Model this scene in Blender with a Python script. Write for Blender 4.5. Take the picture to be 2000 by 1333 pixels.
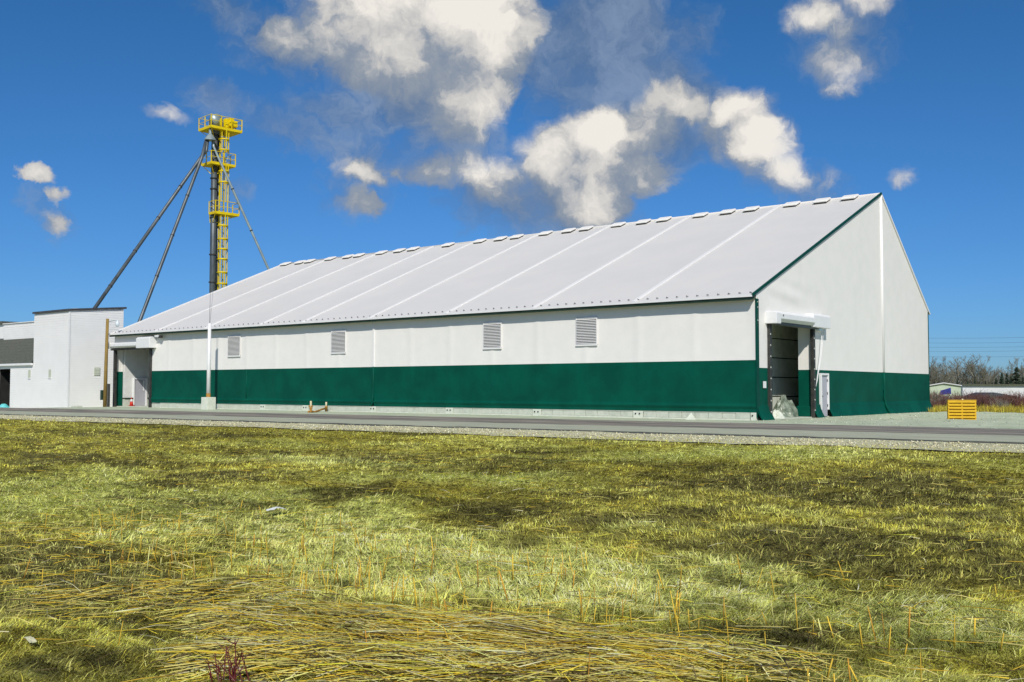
import bpy, math, random
import numpy as np
from mathutils import Vector, Matrix

# ------------------------------------------------------------------ clear
for o in list(bpy.data.objects):
    bpy.data.objects.remove(o, do_unlink=True)
scn = bpy.context.scene
COL = scn.collection

# ------------------------------------------------------------------ camera
YAW, PITCH, ROLL, FPX = 0.68017, 0.04644, 0.0010, 2013.35
CAM = np.array([20.270, -42.243, 1.368])
_F = np.array([-math.sin(YAW)*math.cos(PITCH), math.cos(YAW)*math.cos(PITCH), math.sin(PITCH)])
_R0 = np.array([math.cos(YAW), math.sin(YAW), 0.0])
_U0 = np.cross(_R0, _F)
_R = math.cos(ROLL)*_R0 + math.sin(ROLL)*_U0
_U = -math.sin(ROLL)*_R0 + math.cos(ROLL)*_U0
cd = bpy.data.cameras.new('camera')
cd.sensor_fit = 'HORIZONTAL'
cd.sensor_width = 36.0
cd.lens = FPX/2000.0*36.0
cd.clip_start = 0.1
cd.clip_end = 9000
cam = bpy.data.objects.new('camera', cd)
COL.objects.link(cam)
mw = Matrix(((_R[0], _U[0], -_F[0], CAM[0]), (_R[1], _U[1], -_F[1], CAM[1]), (_R[2], _U[2], -_F[2], CAM[2]), (0, 0, 0, 1)))
cam.matrix_world = mw
scn.camera = cam

def raydir(px, py):
    return _F + _R*(px-1000.0)/FPX - _U*(py-666.5)/FPX
def on(px, py, axis, val):
    """point where the photo pixel's direction meets the plane axis=val"""
    d = raydir(px, py)
    return CAM + d*((val-CAM[axis])/d[axis])

# ------------------------------------------------------------------ sun, view
SUN = Vector((0.93, -1.05, 1.17)).normalized()          # towards the sun
SUN_EL = math.asin(SUN.z)
SUN_AZ = math.atan2(SUN.x, SUN.y)                      # clockwise from +y
sl = bpy.data.lights.new('sun', 'SUN')
sl.energy = 4.0
sl.angle = math.radians(0.53)
sl.color = (1.0, 0.95, 0.87)
so = bpy.data.objects.new('sun', sl)
so.rotation_euler = SUN.to_track_quat('Z', 'Y').to_euler()
so.location = (40, -60, 60)
COL.objects.link(so)
scn.view_settings.view_transform = 'Standard'
scn.view_settings.look = 'None'
scn.view_settings.exposure = 0.0
scn.view_settings.gamma = 1.0
scn.view_settings.use_curve_mapping = False
scn.render.engine = 'CYCLES'

# ------------------------------------------------------------------ sky with clouds
world = bpy.data.worlds.new('World')
scn.world = world
world.use_nodes = True

def azel(px, py):
    d = raydir(px, py)
    return math.atan2(d[0], d[1]), math.asin(d[2]/np.linalg.norm(d))

#  centre x, y, radius x, y (photo pixels), tilt in degrees, weight
CUMULUS = [
    (920, 75, 100, 105, 0, 1.7), (775, 30, 165, 70, 6, 1.15), (912, 175, 76, 92, 0, 1.5), (820, 120, 130, 80, 15, 1.4), (880, 235, 80, 60, 0, 1.1), (855, 180, 95, 70, 0, 1.0),
    (600, 75, 80, 46, 0, .85), (690, 60, 100, 62, 0, 1.15), (750, 118, 110, 55, 10, 1.1), (980, 40, 60, 75, 0, .6),
    (1158, 278, 70, 62, 0, 1.6), (1112, 325, 92, 74, 0, 1.7), (1140, 388, 88, 58, 0, 1.45), (1045, 300, 42, 34, 0, .75), (1190, 330, 50, 60, 0, .8),
    (880, 335, 85, 34, -4, .66), (975, 352, 75, 40, 0, .75), (1060, 395, 75, 45, 0, .6),
    (1445, 222, 58, 44, 0, .85), (1478, 280, 64, 56, 25, 1.3), (1520, 330, 54, 40, 30, 1.0), (1420, 275, 46, 46, 0, .6),
    (1588, 40, 46, 34, 10, .75), (1635, 122, 58, 34, 8, .85), (1690, 12, 50, 30, 0, .65), (1640, 75, 30, 34, 0, .45), (1640, 165, 30, 20, 0, .5),
    (708, 330, 46, 28, 8, .46), (686, 398, 34, 20, 0, .24), (722, 408, 20, 14, 0, .2), (785, 338, 14, 8, 0, .3),
    (330, 226, 42, 12, 8, .50), (82, 345, 24, 12, 8, .50), (118, 378, 14, 8, -20, .20), (106, 428, 14, 14, 0, .16),
    (1772, 352, 24, 16, 0, .26), (1620, 345, 24, 16, 0, .24), (628, 95, 16, 12, 0, .55), (1255, 250, 70, 45, 0, .6), (1335, 200, 60, 28, 20, .5), (1250, 330, 50, 36, 0, .45),
]
VEIL = [
    (1175, 60, 150, 130, 0, 1.2), (1240, 175, 150, 95, 0, 1.2), (1110, 150, 100, 95, 0, .85), (1360, 180, 85, 45, 20, .9),
    (1310, 255, 105, 75, 0, .95), (1250, 330, 85, 50, 0, .7), (800, 195, 150, 70, 12, 1.0), (690, 220, 140, 50, 8, .75), (600, 255, 120, 40, 20, .6),
    (430, 195, 62, 34, 10, .6), (440, 15, 70, 38, 0, .65), (560, 75, 110, 70, 0, .8), (700, 285, 120, 38, 10, .6), (870, 285, 120, 45, 0, .75),
    (1040, 80, 80, 110, 0, 1.0), (1560, 360, 110, 42, 10, .55), (980, 405, 120, 60, 0, .85), (1650, 70, 100, 80, 0, .5), (700, 370, 75, 62, 0, .5),
    (470, 375, 34, 28, 0, .42), (108, 408, 34, 46, -15, .42), (1400, 250, 90, 70, 0, .7), (1100, 430, 160, 50, 0, .75), (1340, 60, 80, 60, 0, .55),
]

def new_group(name, ins, outs):
    g = bpy.data.node_groups.new(name, 'ShaderNodeTree')
    for n, t in ins:
        g.interface.new_socket(n, in_out='INPUT', socket_type=t)
    for n, t in outs:
        g.interface.new_socket(n, in_out='OUTPUT', socket_type=t)
    return g

class NT:
    """tiny helper to write shader maths"""
    def __init__(s, tree):
        s.t = tree
    def n(s, typ, **kw):
        nd = s.t.nodes.new(typ)
        for k, v in kw.items():
            setattr(nd, k, v)
        return nd
    def put(s, sock, v):
        if isinstance(v, bpy.types.NodeSocket):
            s.t.links.new(v, sock)
        elif v is not None:
            sock.default_value = v
    def m(s, op, a, b=None, c=None, clamp=False):
        nd = s.n('ShaderNodeMath', operation=op, use_clamp=clamp)
        s.put(nd.inputs[0], a); s.put(nd.inputs[1], b)
        if c is not None: s.put(nd.inputs[2], c)
        return nd.outputs[0]
    def v(s, op, a, b=None):
        nd = s.n('ShaderNodeVectorMath', operation=op)
        s.put(nd.inputs[0], a)
        if b is not None: s.put(nd.inputs[1], b)
        return nd.outputs['Value'] if op in ('DOT_PRODUCT', 'LENGTH') else nd.outputs['Vector']
    def noise(s, vec, scale, detail=4, rough=.55, dist=0.0, col=False):
        nd = s.n('ShaderNodeTexNoise')
        s.put(nd.inputs['Vector'], vec)
        nd.inputs['Scale'].default_value = scale
        nd.inputs['Detail'].default_value = detail
        nd.inputs['Roughness'].default_value = rough
        nd.inputs['Distortion'].default_value = dist
        return nd.outputs['Color' if col else 'Fac']
    def ss(s, x, lo, hi, a=0.0, b=1.0):
        nd = s.n('ShaderNodeMapRange', interpolation_type='SMOOTHSTEP')
        s.put(nd.inputs[0], x)
        for i, v in enumerate((lo, hi, a, b)):
            s.put(nd.inputs[1+i], v)
        return nd.outputs[0]
    def mix(s, f, a, b, blend='MIX'):
        nd = s.n('ShaderNodeMix', data_type='RGBA', blend_type=blend)
        s.put(nd.inputs['Factor'], f)
        s.put(nd.inputs['A'], a); s.put(nd.inputs['B'], b)
        return nd.outputs['Result']

def blob_group(name, blobs):
    g = new_group(name, [('p', 'NodeSocketVector')], [('field', 'NodeSocketFloat')])
    t = NT(g)
    gi = g.nodes.new('NodeGroupInput'); go = g.nodes.new('NodeGroupOutput')
    acc = None
    for (x, y, rx, ry, tilt, w) in blobs:
        a, e = azel(x, y)
        a2, _ = azel(x+rx, y); _, e2 = azel(x, y-ry)
        rx_, ry_ = abs(a2-a)*1.22, abs(e2-e)*1.22
        q = t.v('SUBTRACT', gi.outputs[0], (a, e, 0))
        if tilt:
            mp = t.n('ShaderNodeMapping', vector_type='POINT')
            t.put(mp.inputs['Vector'], q)
            mp.inputs['Rotation'].default_value = (0, 0, math.radians(tilt))
            q = mp.outputs[0]
        q = t.v('MULTIPLY', q, (1/rx_, 1/ry_, 0))
        r = t.v('DOT_PRODUCT', q, q)
        f = t.m('MULTIPLY_ADD', r, -w, w)
        if acc is None:
            acc = f
        else:
            nd = t.n('ShaderNodeMath', operation='SMOOTH_MAX')
            t.put(nd.inputs[0], acc); t.put(nd.inputs[1], f); nd.inputs[2].default_value = .30
            acc = nd.outputs[0]
    g.links.new(acc, go.inputs[0])
    return g

def build_sky():
    tree = world.node_tree
    tree.nodes.clear()
    t = NT(tree)
    out = t.n('ShaderNodeOutputWorld')
    bg = t.n('ShaderNodeBackground'); bg.inputs['Strength'].default_value = 0.10     # sky in view, with its clouds
    bg2 = t.n('ShaderNodeBackground'); bg2.inputs['Strength'].default_value = 0.10    # the rest, scattered clouds alike
    mxs = t.n('ShaderNodeMixShader')
    tree.links.new(bg.outputs[0], mxs.inputs[1]); tree.links.new(bg2.outputs[0], mxs.inputs[2])
    tree.links.new(mxs.outputs[0], out.inputs[0])
    world.cycles.sampling_method = 'MANUAL'
    world.cycles.sample_map_resolution = 256
    sky = t.n('ShaderNodeTexSky', sky_type='NISHITA')
    sky.sun_disc = False
    sky.sun_elevation = SUN_EL
    sky.sun_rotation = SUN_AZ
    sky.altitude = 300
    sky.air_density = 1.0
    sky.dust_density = 0.25
    sky.ozone_density = 3.0
    tc = t.n('ShaderNodeTexCoord')
    d = t.v('NORMALIZE', tc.outputs['Generated'])
    sep = t.n('ShaderNodeSeparateXYZ'); t.put(sep.inputs[0], d)
    az = t.m('ARCTAN2', sep.outputs[0], sep.outputs[1])
    el = t.m('ARCSINE', sep.outputs[2])
    cmb = t.n('ShaderNodeCombineXYZ'); t.put(cmb.inputs[0], az); t.put(cmb.inputs[1], el)
    p = cmb.outputs[0]
    # domain warp: billows on several scales
    w1 = t.v('MULTIPLY', t.v('SUBTRACT', t.noise(p, 9, 3, .55, 0, True), (.5, .5, .5)), (.075, .060, 0))
    w2 = t.v('MULTIPLY', t.v('SUBTRACT', t.noise(p, 38, 5, .62, .3, True), (.5, .5, .5)), (.050, .042, 0))
    pw = t.v('ADD', t.v('ADD', p, w1), w2)
    # general scattered cloud for the rest of the sky
    flat = t.n('ShaderNodeCombineXYZ')
    zz = t.m('ADD', t.m('MAXIMUM', sep.outputs[2], 0.0), .16)
    t.put(flat.inputs[0], t.m('DIVIDE', sep.outputs[0], zz)); t.put(flat.inputs[1], t.m('DIVIDE', sep.outputs[1], zz))
    gen = t.noise(flat.outputs[0], 0.9, 5, .55, .4)
    ca, ce = azel(1000, 300)
    dx = t.m('ABSOLUTE', t.m('SUBTRACT', az, ca)); dy = t.m('SUBTRACT', el, ce)
    outside = t.m('MAXIMUM', t.m('MAXIMUM', t.ss(dx, .56, .70), t.ss(dy, .24, .36)), t.m('LESS_THAN', el, 0.0))
    tree.links.new(outside, mxs.inputs[0])
    ga = t.m('MULTIPLY', t.ss(gen, .52, .66), t.ss(el, .04, .2))
    gb = t.ss(gen, .55, .85)

    A = blob_group('cumulus_field', CUMULUS)
    V = blob_group('veil_field', VEIL)
    def use(g, vec):
        nd = t.n('ShaderNodeGroup'); nd.node_tree = g
        t.put(nd.inputs[0], vec)
        return nd.outputs[0]
    fine = t.noise(pw, 55, 8, .62, .4)
    mid = t.noise(pw, 15, 6, .58, .5)
    def puffs(vec):
        # rounded cauliflower bumps: fractal cell distance
        nd = t.n('ShaderNodeTexVoronoi', voronoi_dimensions='2D', feature='F1')
        t.put(nd.inputs['Vector'], vec)
        nd.inputs['Scale'].default_value = 26
        nd.inputs['Detail'].default_value = 3.0
        nd.inputs['Roughness'].default_value = .55
        nd.inputs['Lacunarity'].default_value = 2.2
        nd.normalize = True
        return nd.outputs['Distance']
    def relief(vec, m_, f_):
        a_ = t.m('MULTIPLY', t.m('SUBTRACT', .40, puffs(vec)), .95)
        b_ = t.m('ADD', t.m('MULTIPLY', t.m('SUBTRACT', m_, .5), .70), t.m('MULTIPLY', t.m('SUBTRACT', f_, .5), .42))
        return t.m('ADD', a_, b_)
    ps = t.v('ADD', p, t.v('MULTIPLY', t.v('ADD', w1, w2), (.55, .55, 0)))
    fb = relief(ps, mid, fine)
    a0 = use(A, ps)
    a = t.m('ADD', a0, fb)
    # the same field a little towards the light (up and to the right)
    pl = t.v('ADD', ps, (.022, .032, 0))
    al0 = use(A, pl)
    finel = t.noise(pl, 55, 6, .6, .4); midl = t.noise(pl, 15, 5, .58, .5)
    fbl = relief(pl, midl, finel)
    alpha = t.ss(a, -.22, t.m('ADD', t.m('MULTIPLY', t.ss(t.noise(p, 7, 2, .5), .35, .65), 1.0), .22))
    core = t.ss(a, .0, 1.35)
    dl = t.m('ADD', t.m('MULTIPLY', t.m('SUBTRACT', a0, al0), 1.0), t.m('MULTIPLY', t.m('SUBTRACT', fb, fbl), 1.25))
    lit = t.ss(dl, -1.5, 2.1)
    bright = t.m('ADD', t.m('MULTIPLY', lit, t.m('ADD', t.m('MULTIPLY', core, .74), .44)), t.m('ADD', t.m('MULTIPLY', t.m('SUBTRACT', mid, .42), .55), t.m('MULTIPLY', t.m('SUBTRACT', fine, .5), .22)))
    fv = t.m('ADD', t.m('MULTIPLY', t.m('SUBTRACT', mid, .5), .95), t.m('MULTIPLY', t.m('SUBTRACT', fine, .5), .62))
    va = t.m('ADD', use(V, pw), t.m('MULTIPLY', fv, 1.2))
    valpha = t.m('MULTIPLY', t.ss(va, -.15, 1.0), .70)
    vb = t.ss(t.m('ADD', mid, t.m('MULTIPLY', fine, .5)), .55, 1.0)
    # colours (background strength .10)
    hs = t.n('ShaderNodeHueSaturation')
    hs.inputs['Hue'].default_value = .5
    hs.inputs['Saturation'].default_value = 1.0
    hs.inputs['Value'].default_value = 1.0
    t.put(hs.inputs['Color'], sky.outputs[0])
    sc_ = t.n('ShaderNodeSeparateColor'); t.put(sc_.inputs[0], hs.outputs[0])
    cc_ = t.n('ShaderNodeCombineColor')
    for i_, (a_, b_) in enumerate(((.205, 1.15), (.60, .93), (.78, 1.06))):
        t.put(cc_.inputs[i_], t.m('MULTIPLY', t.m('POWER', sc_.outputs[i_], b_), a_))
    base = cc_.outputs[0]
    vcol = t.mix(vb, (1.15, 1.75, 2.8, 1), (2.7, 3.4, 4.5, 1))
    c1 = t.mix(valpha, base, vcol)
    cr = t.n('ShaderNodeValToRGB')
    el_ = cr.color_ramp.elements
    el_[0].position = 0.0; el_[0].color = (.17, .25, .40, 1)
    el_[1].position = 1.0; el_[1].color = (1.0, .96, .90, 1)
    e = el_.new(.35); e.color = (.33, .38, .46, 1)
    e = el_.new(.62); e.color = (.66, .655, .65, 1)
    t.put(cr.inputs[0], bright)
    ccol = t.v('MULTIPLY', cr.outputs[0], (8.9, 8.8, 8.6))
    c2 = t.mix(t.m('MULTIPLY', alpha, .97), c1, ccol)
    tree.links.new(c2, bg.inputs['Color'])
    c3 = t.mix(ga, base, t.mix(gb, (5.2, 5.3, 5.6, 1), (7.6, 7.4, 7.1, 1)))
    tree.links.new(c3, bg2.inputs['Color'])
build_sky()

# ------------------------------------------------------------------ noise for shapes
_rng = np.random.default_rng(7)
_perm = _rng.random((256, 256))
def vnoise(x, y):
    """smooth value noise, 0..1"""
    x = np.asarray(x, float); y = np.asarray(y, float)
    xi = np.floor(x).astype(int); yi = np.floor(y).astype(int)
    fx = x-xi; fy = y-yi
    fx = fx*fx*(3-2*fx); fy = fy*fy*(3-2*fy)
    a = _perm[xi % 256, yi % 256]; b = _perm[(xi+1) % 256, yi % 256]
    c = _perm[xi % 256, (yi+1) % 256]; d = _perm[(xi+1) % 256, (yi+1) % 256]
    return (a*(1-fx)+b*fx)*(1-fy) + (c*(1-fx)+d*fx)*fy
def fbm(x, y, o=4):
    s = 0; a = .5; t = 0
    for i in range(o):
        s = s + a*vnoise(np.asarray(x)*2**i+17.3*i, np.asarray(y)*2**i+5.1*i); t += a; a *= .5
    return s/t
def sstep(x, lo, hi):
    t = np.clip((np.asarray(x, float)-lo)/(hi-lo), 0, 1)
    return t*t*(3-2*t)

# ------------------------------------------------------------------ materials
MATS = {}
def mat(name, c1, c2=None, scale=2.0, rough=.7, bump=0.0, bscale=20.0, metal=0.0, spec=.4, detail=5, stretch=(1, 1, 1),
        grime=0.0, gcol=(.2, .19, .15), gscale=.6, attr=None, emit=None, bdist=.02, lo=.35, hi=.65):
    m = bpy.data.materials.new(name); m.use_nodes = True
    t = NT(m.node_tree); b = m.node_tree.nodes['Principled BSDF']
    b.inputs['Roughness'].default_value = rough
    b.inputs['Metallic'].default_value = metal
    b.inputs['Specular IOR Level'].default_value = spec
    pos = t.n('ShaderNodeNewGeometry').outputs['Position']
    p = t.v('MULTIPLY', pos, stretch) if stretch != (1, 1, 1) else pos
    c1 = (*c1, 1)
    if attr:
        at = t.n('ShaderNodeAttribute', attribute_name=attr, attribute_type='GEOMETRY')
        col = at.outputs['Color']
    elif c2 is not None:
        f = t.ss(t.noise(p, scale, detail, .6), lo, hi)
        col = t.mix(f, c1, (*c2, 1))
    else:
        col = None
    if grime > 0:
        f = t.m('MULTIPLY', t.ss(t.noise(p, gscale, 7, .65, .5), .5, .78), grime)
        col = t.mix(f, col if col is not None else c1, (*gcol, 1))
    if col is None:
        b.inputs['Base Color'].default_value = c1
    else:
        t.put(b.inputs['Base Color'], col)
    if bump > 0:
        bn = t.n('ShaderNodeBump')
        bn.inputs['Strength'].default_value = bump
        bn.inputs['Distance'].default_value = bdist
        t.put(bn.inputs['Height'], t.noise(p, bscale, 6, .6))
        t.put(b.inputs['Normal'], bn.outputs[0])
    MATS[name] = m
    return m

fab_w = mat('white_fabric', (.835, .81, .76), (.805, .785, .735), 1.2, .55, .25, 1.6, spec=.35, bdist=.03, grime=.16, gcol=(.68, .67, .63), gscale=.35)
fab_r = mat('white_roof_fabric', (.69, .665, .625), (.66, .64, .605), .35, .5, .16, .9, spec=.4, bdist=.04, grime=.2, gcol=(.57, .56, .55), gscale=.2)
fab_s = mat('white_seam_strip', (.80, .79, .77), None, 2, .45)
fab_g = mat('green_fabric', (.0, .082, .052), (.0, .062, .040), .7, .6, .25, 1.8, spec=.12, bdist=.03, grime=.22, gcol=(.0, .10, .068), gscale=.5)
trim_g = mat('green_trim', (.0, .060, .042), (.0, .048, .034), 5, .5, .1, 30, spec=.15)
dark_g = mat('dark_green_metal', (.010, .030, .016), (.02, .045, .028), 3, .5)
conc = mat('concrete', (.58, .60, .51), (.50, .53, .44), 3, .85, .5, 14, grime=.45, gcol=(.30, .33, .27), gscale=1.3)
concp = mat('pale_concrete', (.68, .70, .60), (.60, .63, .53), 4, .85, .4, 18, grime=.3, gcol=(.40, .42, .35), gscale=2)
galv = mat('galvanised_steel', (.12, .14, .15), (.075, .09, .10), 1.5, .45, .15, 12, metal=.35, stretch=(1, 1, .25))
galvl = mat('light_galvanised_steel', (.34, .42, .42), (.27, .33, .34), 1.2, .42, .1, 10, metal=.3)
steel_d = mat('dark_steel', (.035, .037, .036), (.06, .058, .052), 4, .5, .1, 25, metal=.2)
yel = mat('yellow_paint', (.76, .60, .0), (.70, .50, .0), 2, .45, .1, 20, grime=.3, gcol=(.55, .33, .01), gscale=2.2)
paint_w = mat('white_paint', (.79, .79, .78), (.75, .75, .74), 3, .4, .08, 20, grime=.2, gcol=(.60, .60, .55), gscale=1.5)
siding = mat('white_siding', (.82, .81, .79), (.79, .78, .76), .8, .6, .0, grime=.25, gcol=(.74, .72, .67), gscale=.5)
shingle = mat('grey_shingle', (.105, .110, .088), (.075, .085, .07), 5, .9, .6, 12, grime=.5, gcol=(.13, .10, .075), gscale=2)
louvre_back = mat('louvre_backing', (.22, .235, .215), None, 2, .7)
roof_d = mat('dark_fascia', (.045, .047, .05), (.07, .07, .072), 3, .5)
wood = mat('weathered_wood', (.30, .20, .05), (.20, .13, .04), 6, .85, .6, 18, stretch=(3, 3, .3))
rust = mat('rusty_pipe', (.46, .24, .04), (.33, .15, .03), 9, .8, .6, 30, grime=.5, gcol=(.62, .50, .24), gscale=7)
cream = mat('cream_paint', (.66, .60, .42), (.56, .48, .28), 8, .7, .3, 25, grime=.5, gcol=(.40, .24, .08), gscale=6)
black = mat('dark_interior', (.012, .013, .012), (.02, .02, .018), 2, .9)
inner = mat('interior_liner', (.72, .72, .69), (.66, .66, .63), 2, .8, .2, 6)
innerd = mat('interior_dark_liner', (.58, .61, .52), (.46, .50, .41), 2, .8, .4, 5)
innerg = mat('interior_green_liner', (.05, .12, .06), (.035, .09, .045), 2, .8, .4, 5)
grey_door = mat('grey_door_paint', (.42, .42, .46), (.39, .39, .43), 3, .5)
beige = mat('beige_metal', (.52, .55, .44), (.46, .49, .38), 5, .6)
red = mat('red_paint', (.55, .03, .015), None, 2, .4)
cyan = mat('cyan_plastic', (.10, .55, .56), (.2, .68, .68), 3, .4, .6, 5)
greyplas = mat('grey_green_plastic', (.10, .13, .09), (.26, .30, .23), 4, .35, .5, 6)
palep = mat('pale_green_panel', (.50, .58, .44), (.44, .52, .40), 1, .7)
whitep = mat('far_white_panel', (.66, .68, .70), (.60, .62, .64), .6, .6)
blue = mat('blue_tarp', (.03, .045, .28), (.025, .035, .2), 3, .5)
lampg = mat('lamp_glass', (.62, .70, .74), None, 2, .15)
rope = mat('pale_rope', (.46, .50, .28), None, 2, .8)
wire = mat('wire', (.05, .06, .08), None, 2, .5)
asphalt = mat('asphalt', (.29, .255, .205), (.13, .118, .098), 1.5, .9, .5, 45, lo=.40, hi=.60, grime=.55, gcol=(.32, .30, .245), gscale=.5, stretch=(.12, 1, 1), bdist=.01)
lip = mat('asphalt_lip', (.055, .06, .045), (.10, .10, .08), 4, .95, .8, 20, bdist=.03)  # dark road edge; on the verge drop it paints in edge shadow
shoulder = mat('packed_gravel', (.43, .44, .32), (.36, .375, .27), 1.4, .95, .7, 40, grime=.4, gcol=(.27, .28, .22), gscale=.9, stretch=(.3, 1, 1))
yardm = mat('yard_gravel', (.48, .52, .375), (.40, .45, .31), .8, .95, .9, 22, grime=.5, gcol=(.27, .38, .21), gscale=.55, stretch=(1, .5, 1), bdist=.03)
vergem = mat('verge_gravel', (.60, .57, .35), (.46, .45, .27), 6, .95, 1.0, 28, grime=.5, gcol=(.62, .62, .48), gscale=9, bdist=.03)
def soil_mat():
    # flattened thatch: its patches come with the mesh, fine fibres and gaps from noise
    m = bpy.data.materials.new('grass_thatch'); m.use_nodes = True
    t = NT(m.node_tree); b = m.node_tree.nodes['Principled BSDF']
    b.inputs['Roughness'].default_value = .95
    b.inputs['Specular IOR Level'].default_value = .1
    pos = t.n('ShaderNodeNewGeometry').outputs['Position']
    tint = t.n('ShaderNodeAttribute', attribute_name='tint', attribute_type='GEOMETRY').outputs['Color']
    f1 = t.noise(pos, 14, 6, .7, .6); f2 = t.noise(t.v('MULTIPLY', pos, (1, 2.2, 1)), 3.2, 6, .65, .4)
    k = t.m('ADD', t.m('MULTIPLY', t.ss(f1, .39, .63), 1.10), t.m('MULTIPLY', t.ss(f2, .40, .62), .70))
    kk = t.n('ShaderNodeCombineXYZ')
    for q in range(3): t.put(kk.inputs[q], t.m('ADD', k, .08))
    t.put(b.inputs['Base Color'], t.v('MULTIPLY', tint, kk.outputs[0]))
    bn = t.n('ShaderNodeBump'); bn.inputs['Strength'].default_value = 1.0; bn.inputs['Distance'].default_value = .08
    t.put(bn.inputs['Height'], t.m('ADD', f1, t.m('MULTIPLY', f2, .8)))
    t.put(b.inputs['Normal'], bn.outputs[0])
    return m
soil = soil_mat()
blade = mat('grass_blades', (.2, .2, .05), attr='tint', rough=.7, spec=.25)
bark = mat('grey_bark', (.30, .29, .25), (.20, .19, .16), 4, .9)
twig = mat('brown_twigs', (.22, .215, .17), (.15, .145, .11), .7, .9)
redtwig = mat('red_brown_twigs', (.165, .075, .055), (.115, .055, .05), .8, .8)
needle = mat('spruce_needles', (.012, .026, .012), (.022, .04, .018), .8, .8)
maroon = mat('red_stems', (.12, .015, .018), None, 2, .5)

# ------------------------------------------------------------------ objects
WLOC = {}
class MB:
    """collects shapes and links them as one mesh object"""
    def __init__(s):
        s.v = []; s.f = []
    def add(s, vs, fs):
        n = len(s.v)
        s.v += [tuple(map(float, p)) for p in vs]
        s.f += [tuple(i+n for i in f) for f in fs]
        return s
    def box(s, x0, x1, y0, y1, z0, z1):
        return s.hexa([(x0, y0, z0), (x1, y0, z0), (x1, y1, z0), (x0, y1, z0), (x0, y0, z1), (x1, y0, z1), (x1, y1, z1), (x0, y1, z1)])
    def hexa(s, p):
        return s.add(p, [(0, 3, 2, 1), (4, 5, 6, 7), (0, 1, 5, 4), (1, 2, 6, 5), (2, 3, 7, 6), (3, 0, 4, 7)])
    def bar(s, a, b, w, h=None, up=(0, 0, 1)):
        a = np.array(a, float); b = np.array(b, float); h = h or w
        d = b-a; d /= np.linalg.norm(d)
        up = np.array(up, float)
        if abs(d@up) > .95: up = np.array((1., 0, 0))
        r = np.cross(d, up); r /= np.linalg.norm(r); u = np.cross(r, d)
        r *= w/2; u *= h/2
        return s.hexa([a-r-u, a+r-u, a+r+u, a-r+u, b-r-u, b+r-u, b+r+u, b-r+u])
    def tube(s, pts, rad, n=8, cap=True):
        pts = [np.array(p, float) for p in pts]
        rs = rad if hasattr(rad, '__len__') else [rad]*len(pts)
        vs = []; fs = []
        ref = None
        for i, p in enumerate(pts):
            d = pts[min(i+1, len(pts)-1)]-pts[max(i-1, 0)]
            d = d/(np.linalg.norm(d)+1e-9)
            if ref is None:
                ref = np.array((0, 0, 1.)) if abs(d[2]) < .9 else np.array((1., 0, 0))
            u = ref-d*(ref@d); u /= np.linalg.norm(u)+1e-9; ref = u
            w = np.cross(d, u)
            for k in range(n):
                a = 2*math.pi*k/n
                vs.append(p+(u*math.cos(a)+w*math.sin(a))*rs[i])
        for i in range(len(pts)-1):
            for k in range(n):
                k2 = (k+1) % n
                fs.append((i*n+k, i*n+k2, (i+1)*n+k2, (i+1)*n+k))
        if cap:
            fs.append(tuple(range(n))[::-1]); fs.append(tuple((len(pts)-1)*n+k for k in range(n)))
        return s.add(vs, fs)
    def prism(s, poly, axis, a, b):
        """extrude a polygon given in the two other axes"""
        n = len(poly); vs = []
        for t in (a, b):
            for (p, q) in poly:
                vs.append({0: (t, p, q), 1: (p, t, q), 2: (p, q, t)}[axis])
        fs = [tuple(range(n))[::-1], tuple(range(n, 2*n))]
        for k in range(n):
            fs.append((k, (k+1) % n, n+(k+1) % n, n+k))
        return s.add(vs, fs)
    def grid(s, fn, us, vs_):
        nu, nv = len(us), len(vs_)
        P = [fn(u, v) for u in us for v in vs_]
        return s.add(P, [(i*nv+j, (i+1)*nv+j, (i+1)*nv+j+1, i*nv+j+1) for i in range(nu-1) for j in range(nv-1)])
    def build(s, name, material, parent=None, smooth=False, bevel=0.0, sub=0):
        v = np.array(s.v)
        lo, hi = v.min(0), v.max(0)
        c = np.array([(lo[0]+hi[0])/2, (lo[1]+hi[1])/2, lo[2]])
        me = bpy.data.meshes.new(name)
        me.from_pydata([tuple(p) for p in v-c], [], s.f)
        me.update()
        if smooth:
            me.polygons.foreach_set('use_smooth', [True]*len(me.polygons))
        me.materials.append(material)
        o = bpy.data.objects.new(name, me)
        COL.objects.link(o)
        place(o, c, parent)
        if bevel > 0:
            bv = o.modifiers.new('bevel', 'BEVEL'); bv.width = bevel; bv.segments = 2; bv.limit_method = 'ANGLE'
        return o
def place(o, c, parent=None):
    c = np.array(c, float)
    WLOC[o.name] = c
    if parent is not None:
        o.parent = parent
        o.location = c-WLOC[parent.name]
    else:
        o.location = c
def empty(name, loc):
    o = bpy.data.objects.new(name, None)
    o.empty_display_size = .2
    COL.objects.link(o)
    place(o, loc)
    return o
def tag(o, label=None, cat=None, group=None, kind=None):
    if label: o['label'] = label
    if cat: o['category'] = cat
    if group: o['group'] = group
    if kind: o['kind'] = kind
    return o
def clone(o, loc, parent=None):
    c = o.copy(); COL.objects.link(c)
    place(c, loc, parent)
    return c
def clone_tree(o, loc):
    c = clone(o, loc)
    for ch in list(o.children):
        clone(ch, np.array(loc)+np.array(ch.location), c)
    return c
R = random.Random(11)

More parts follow.
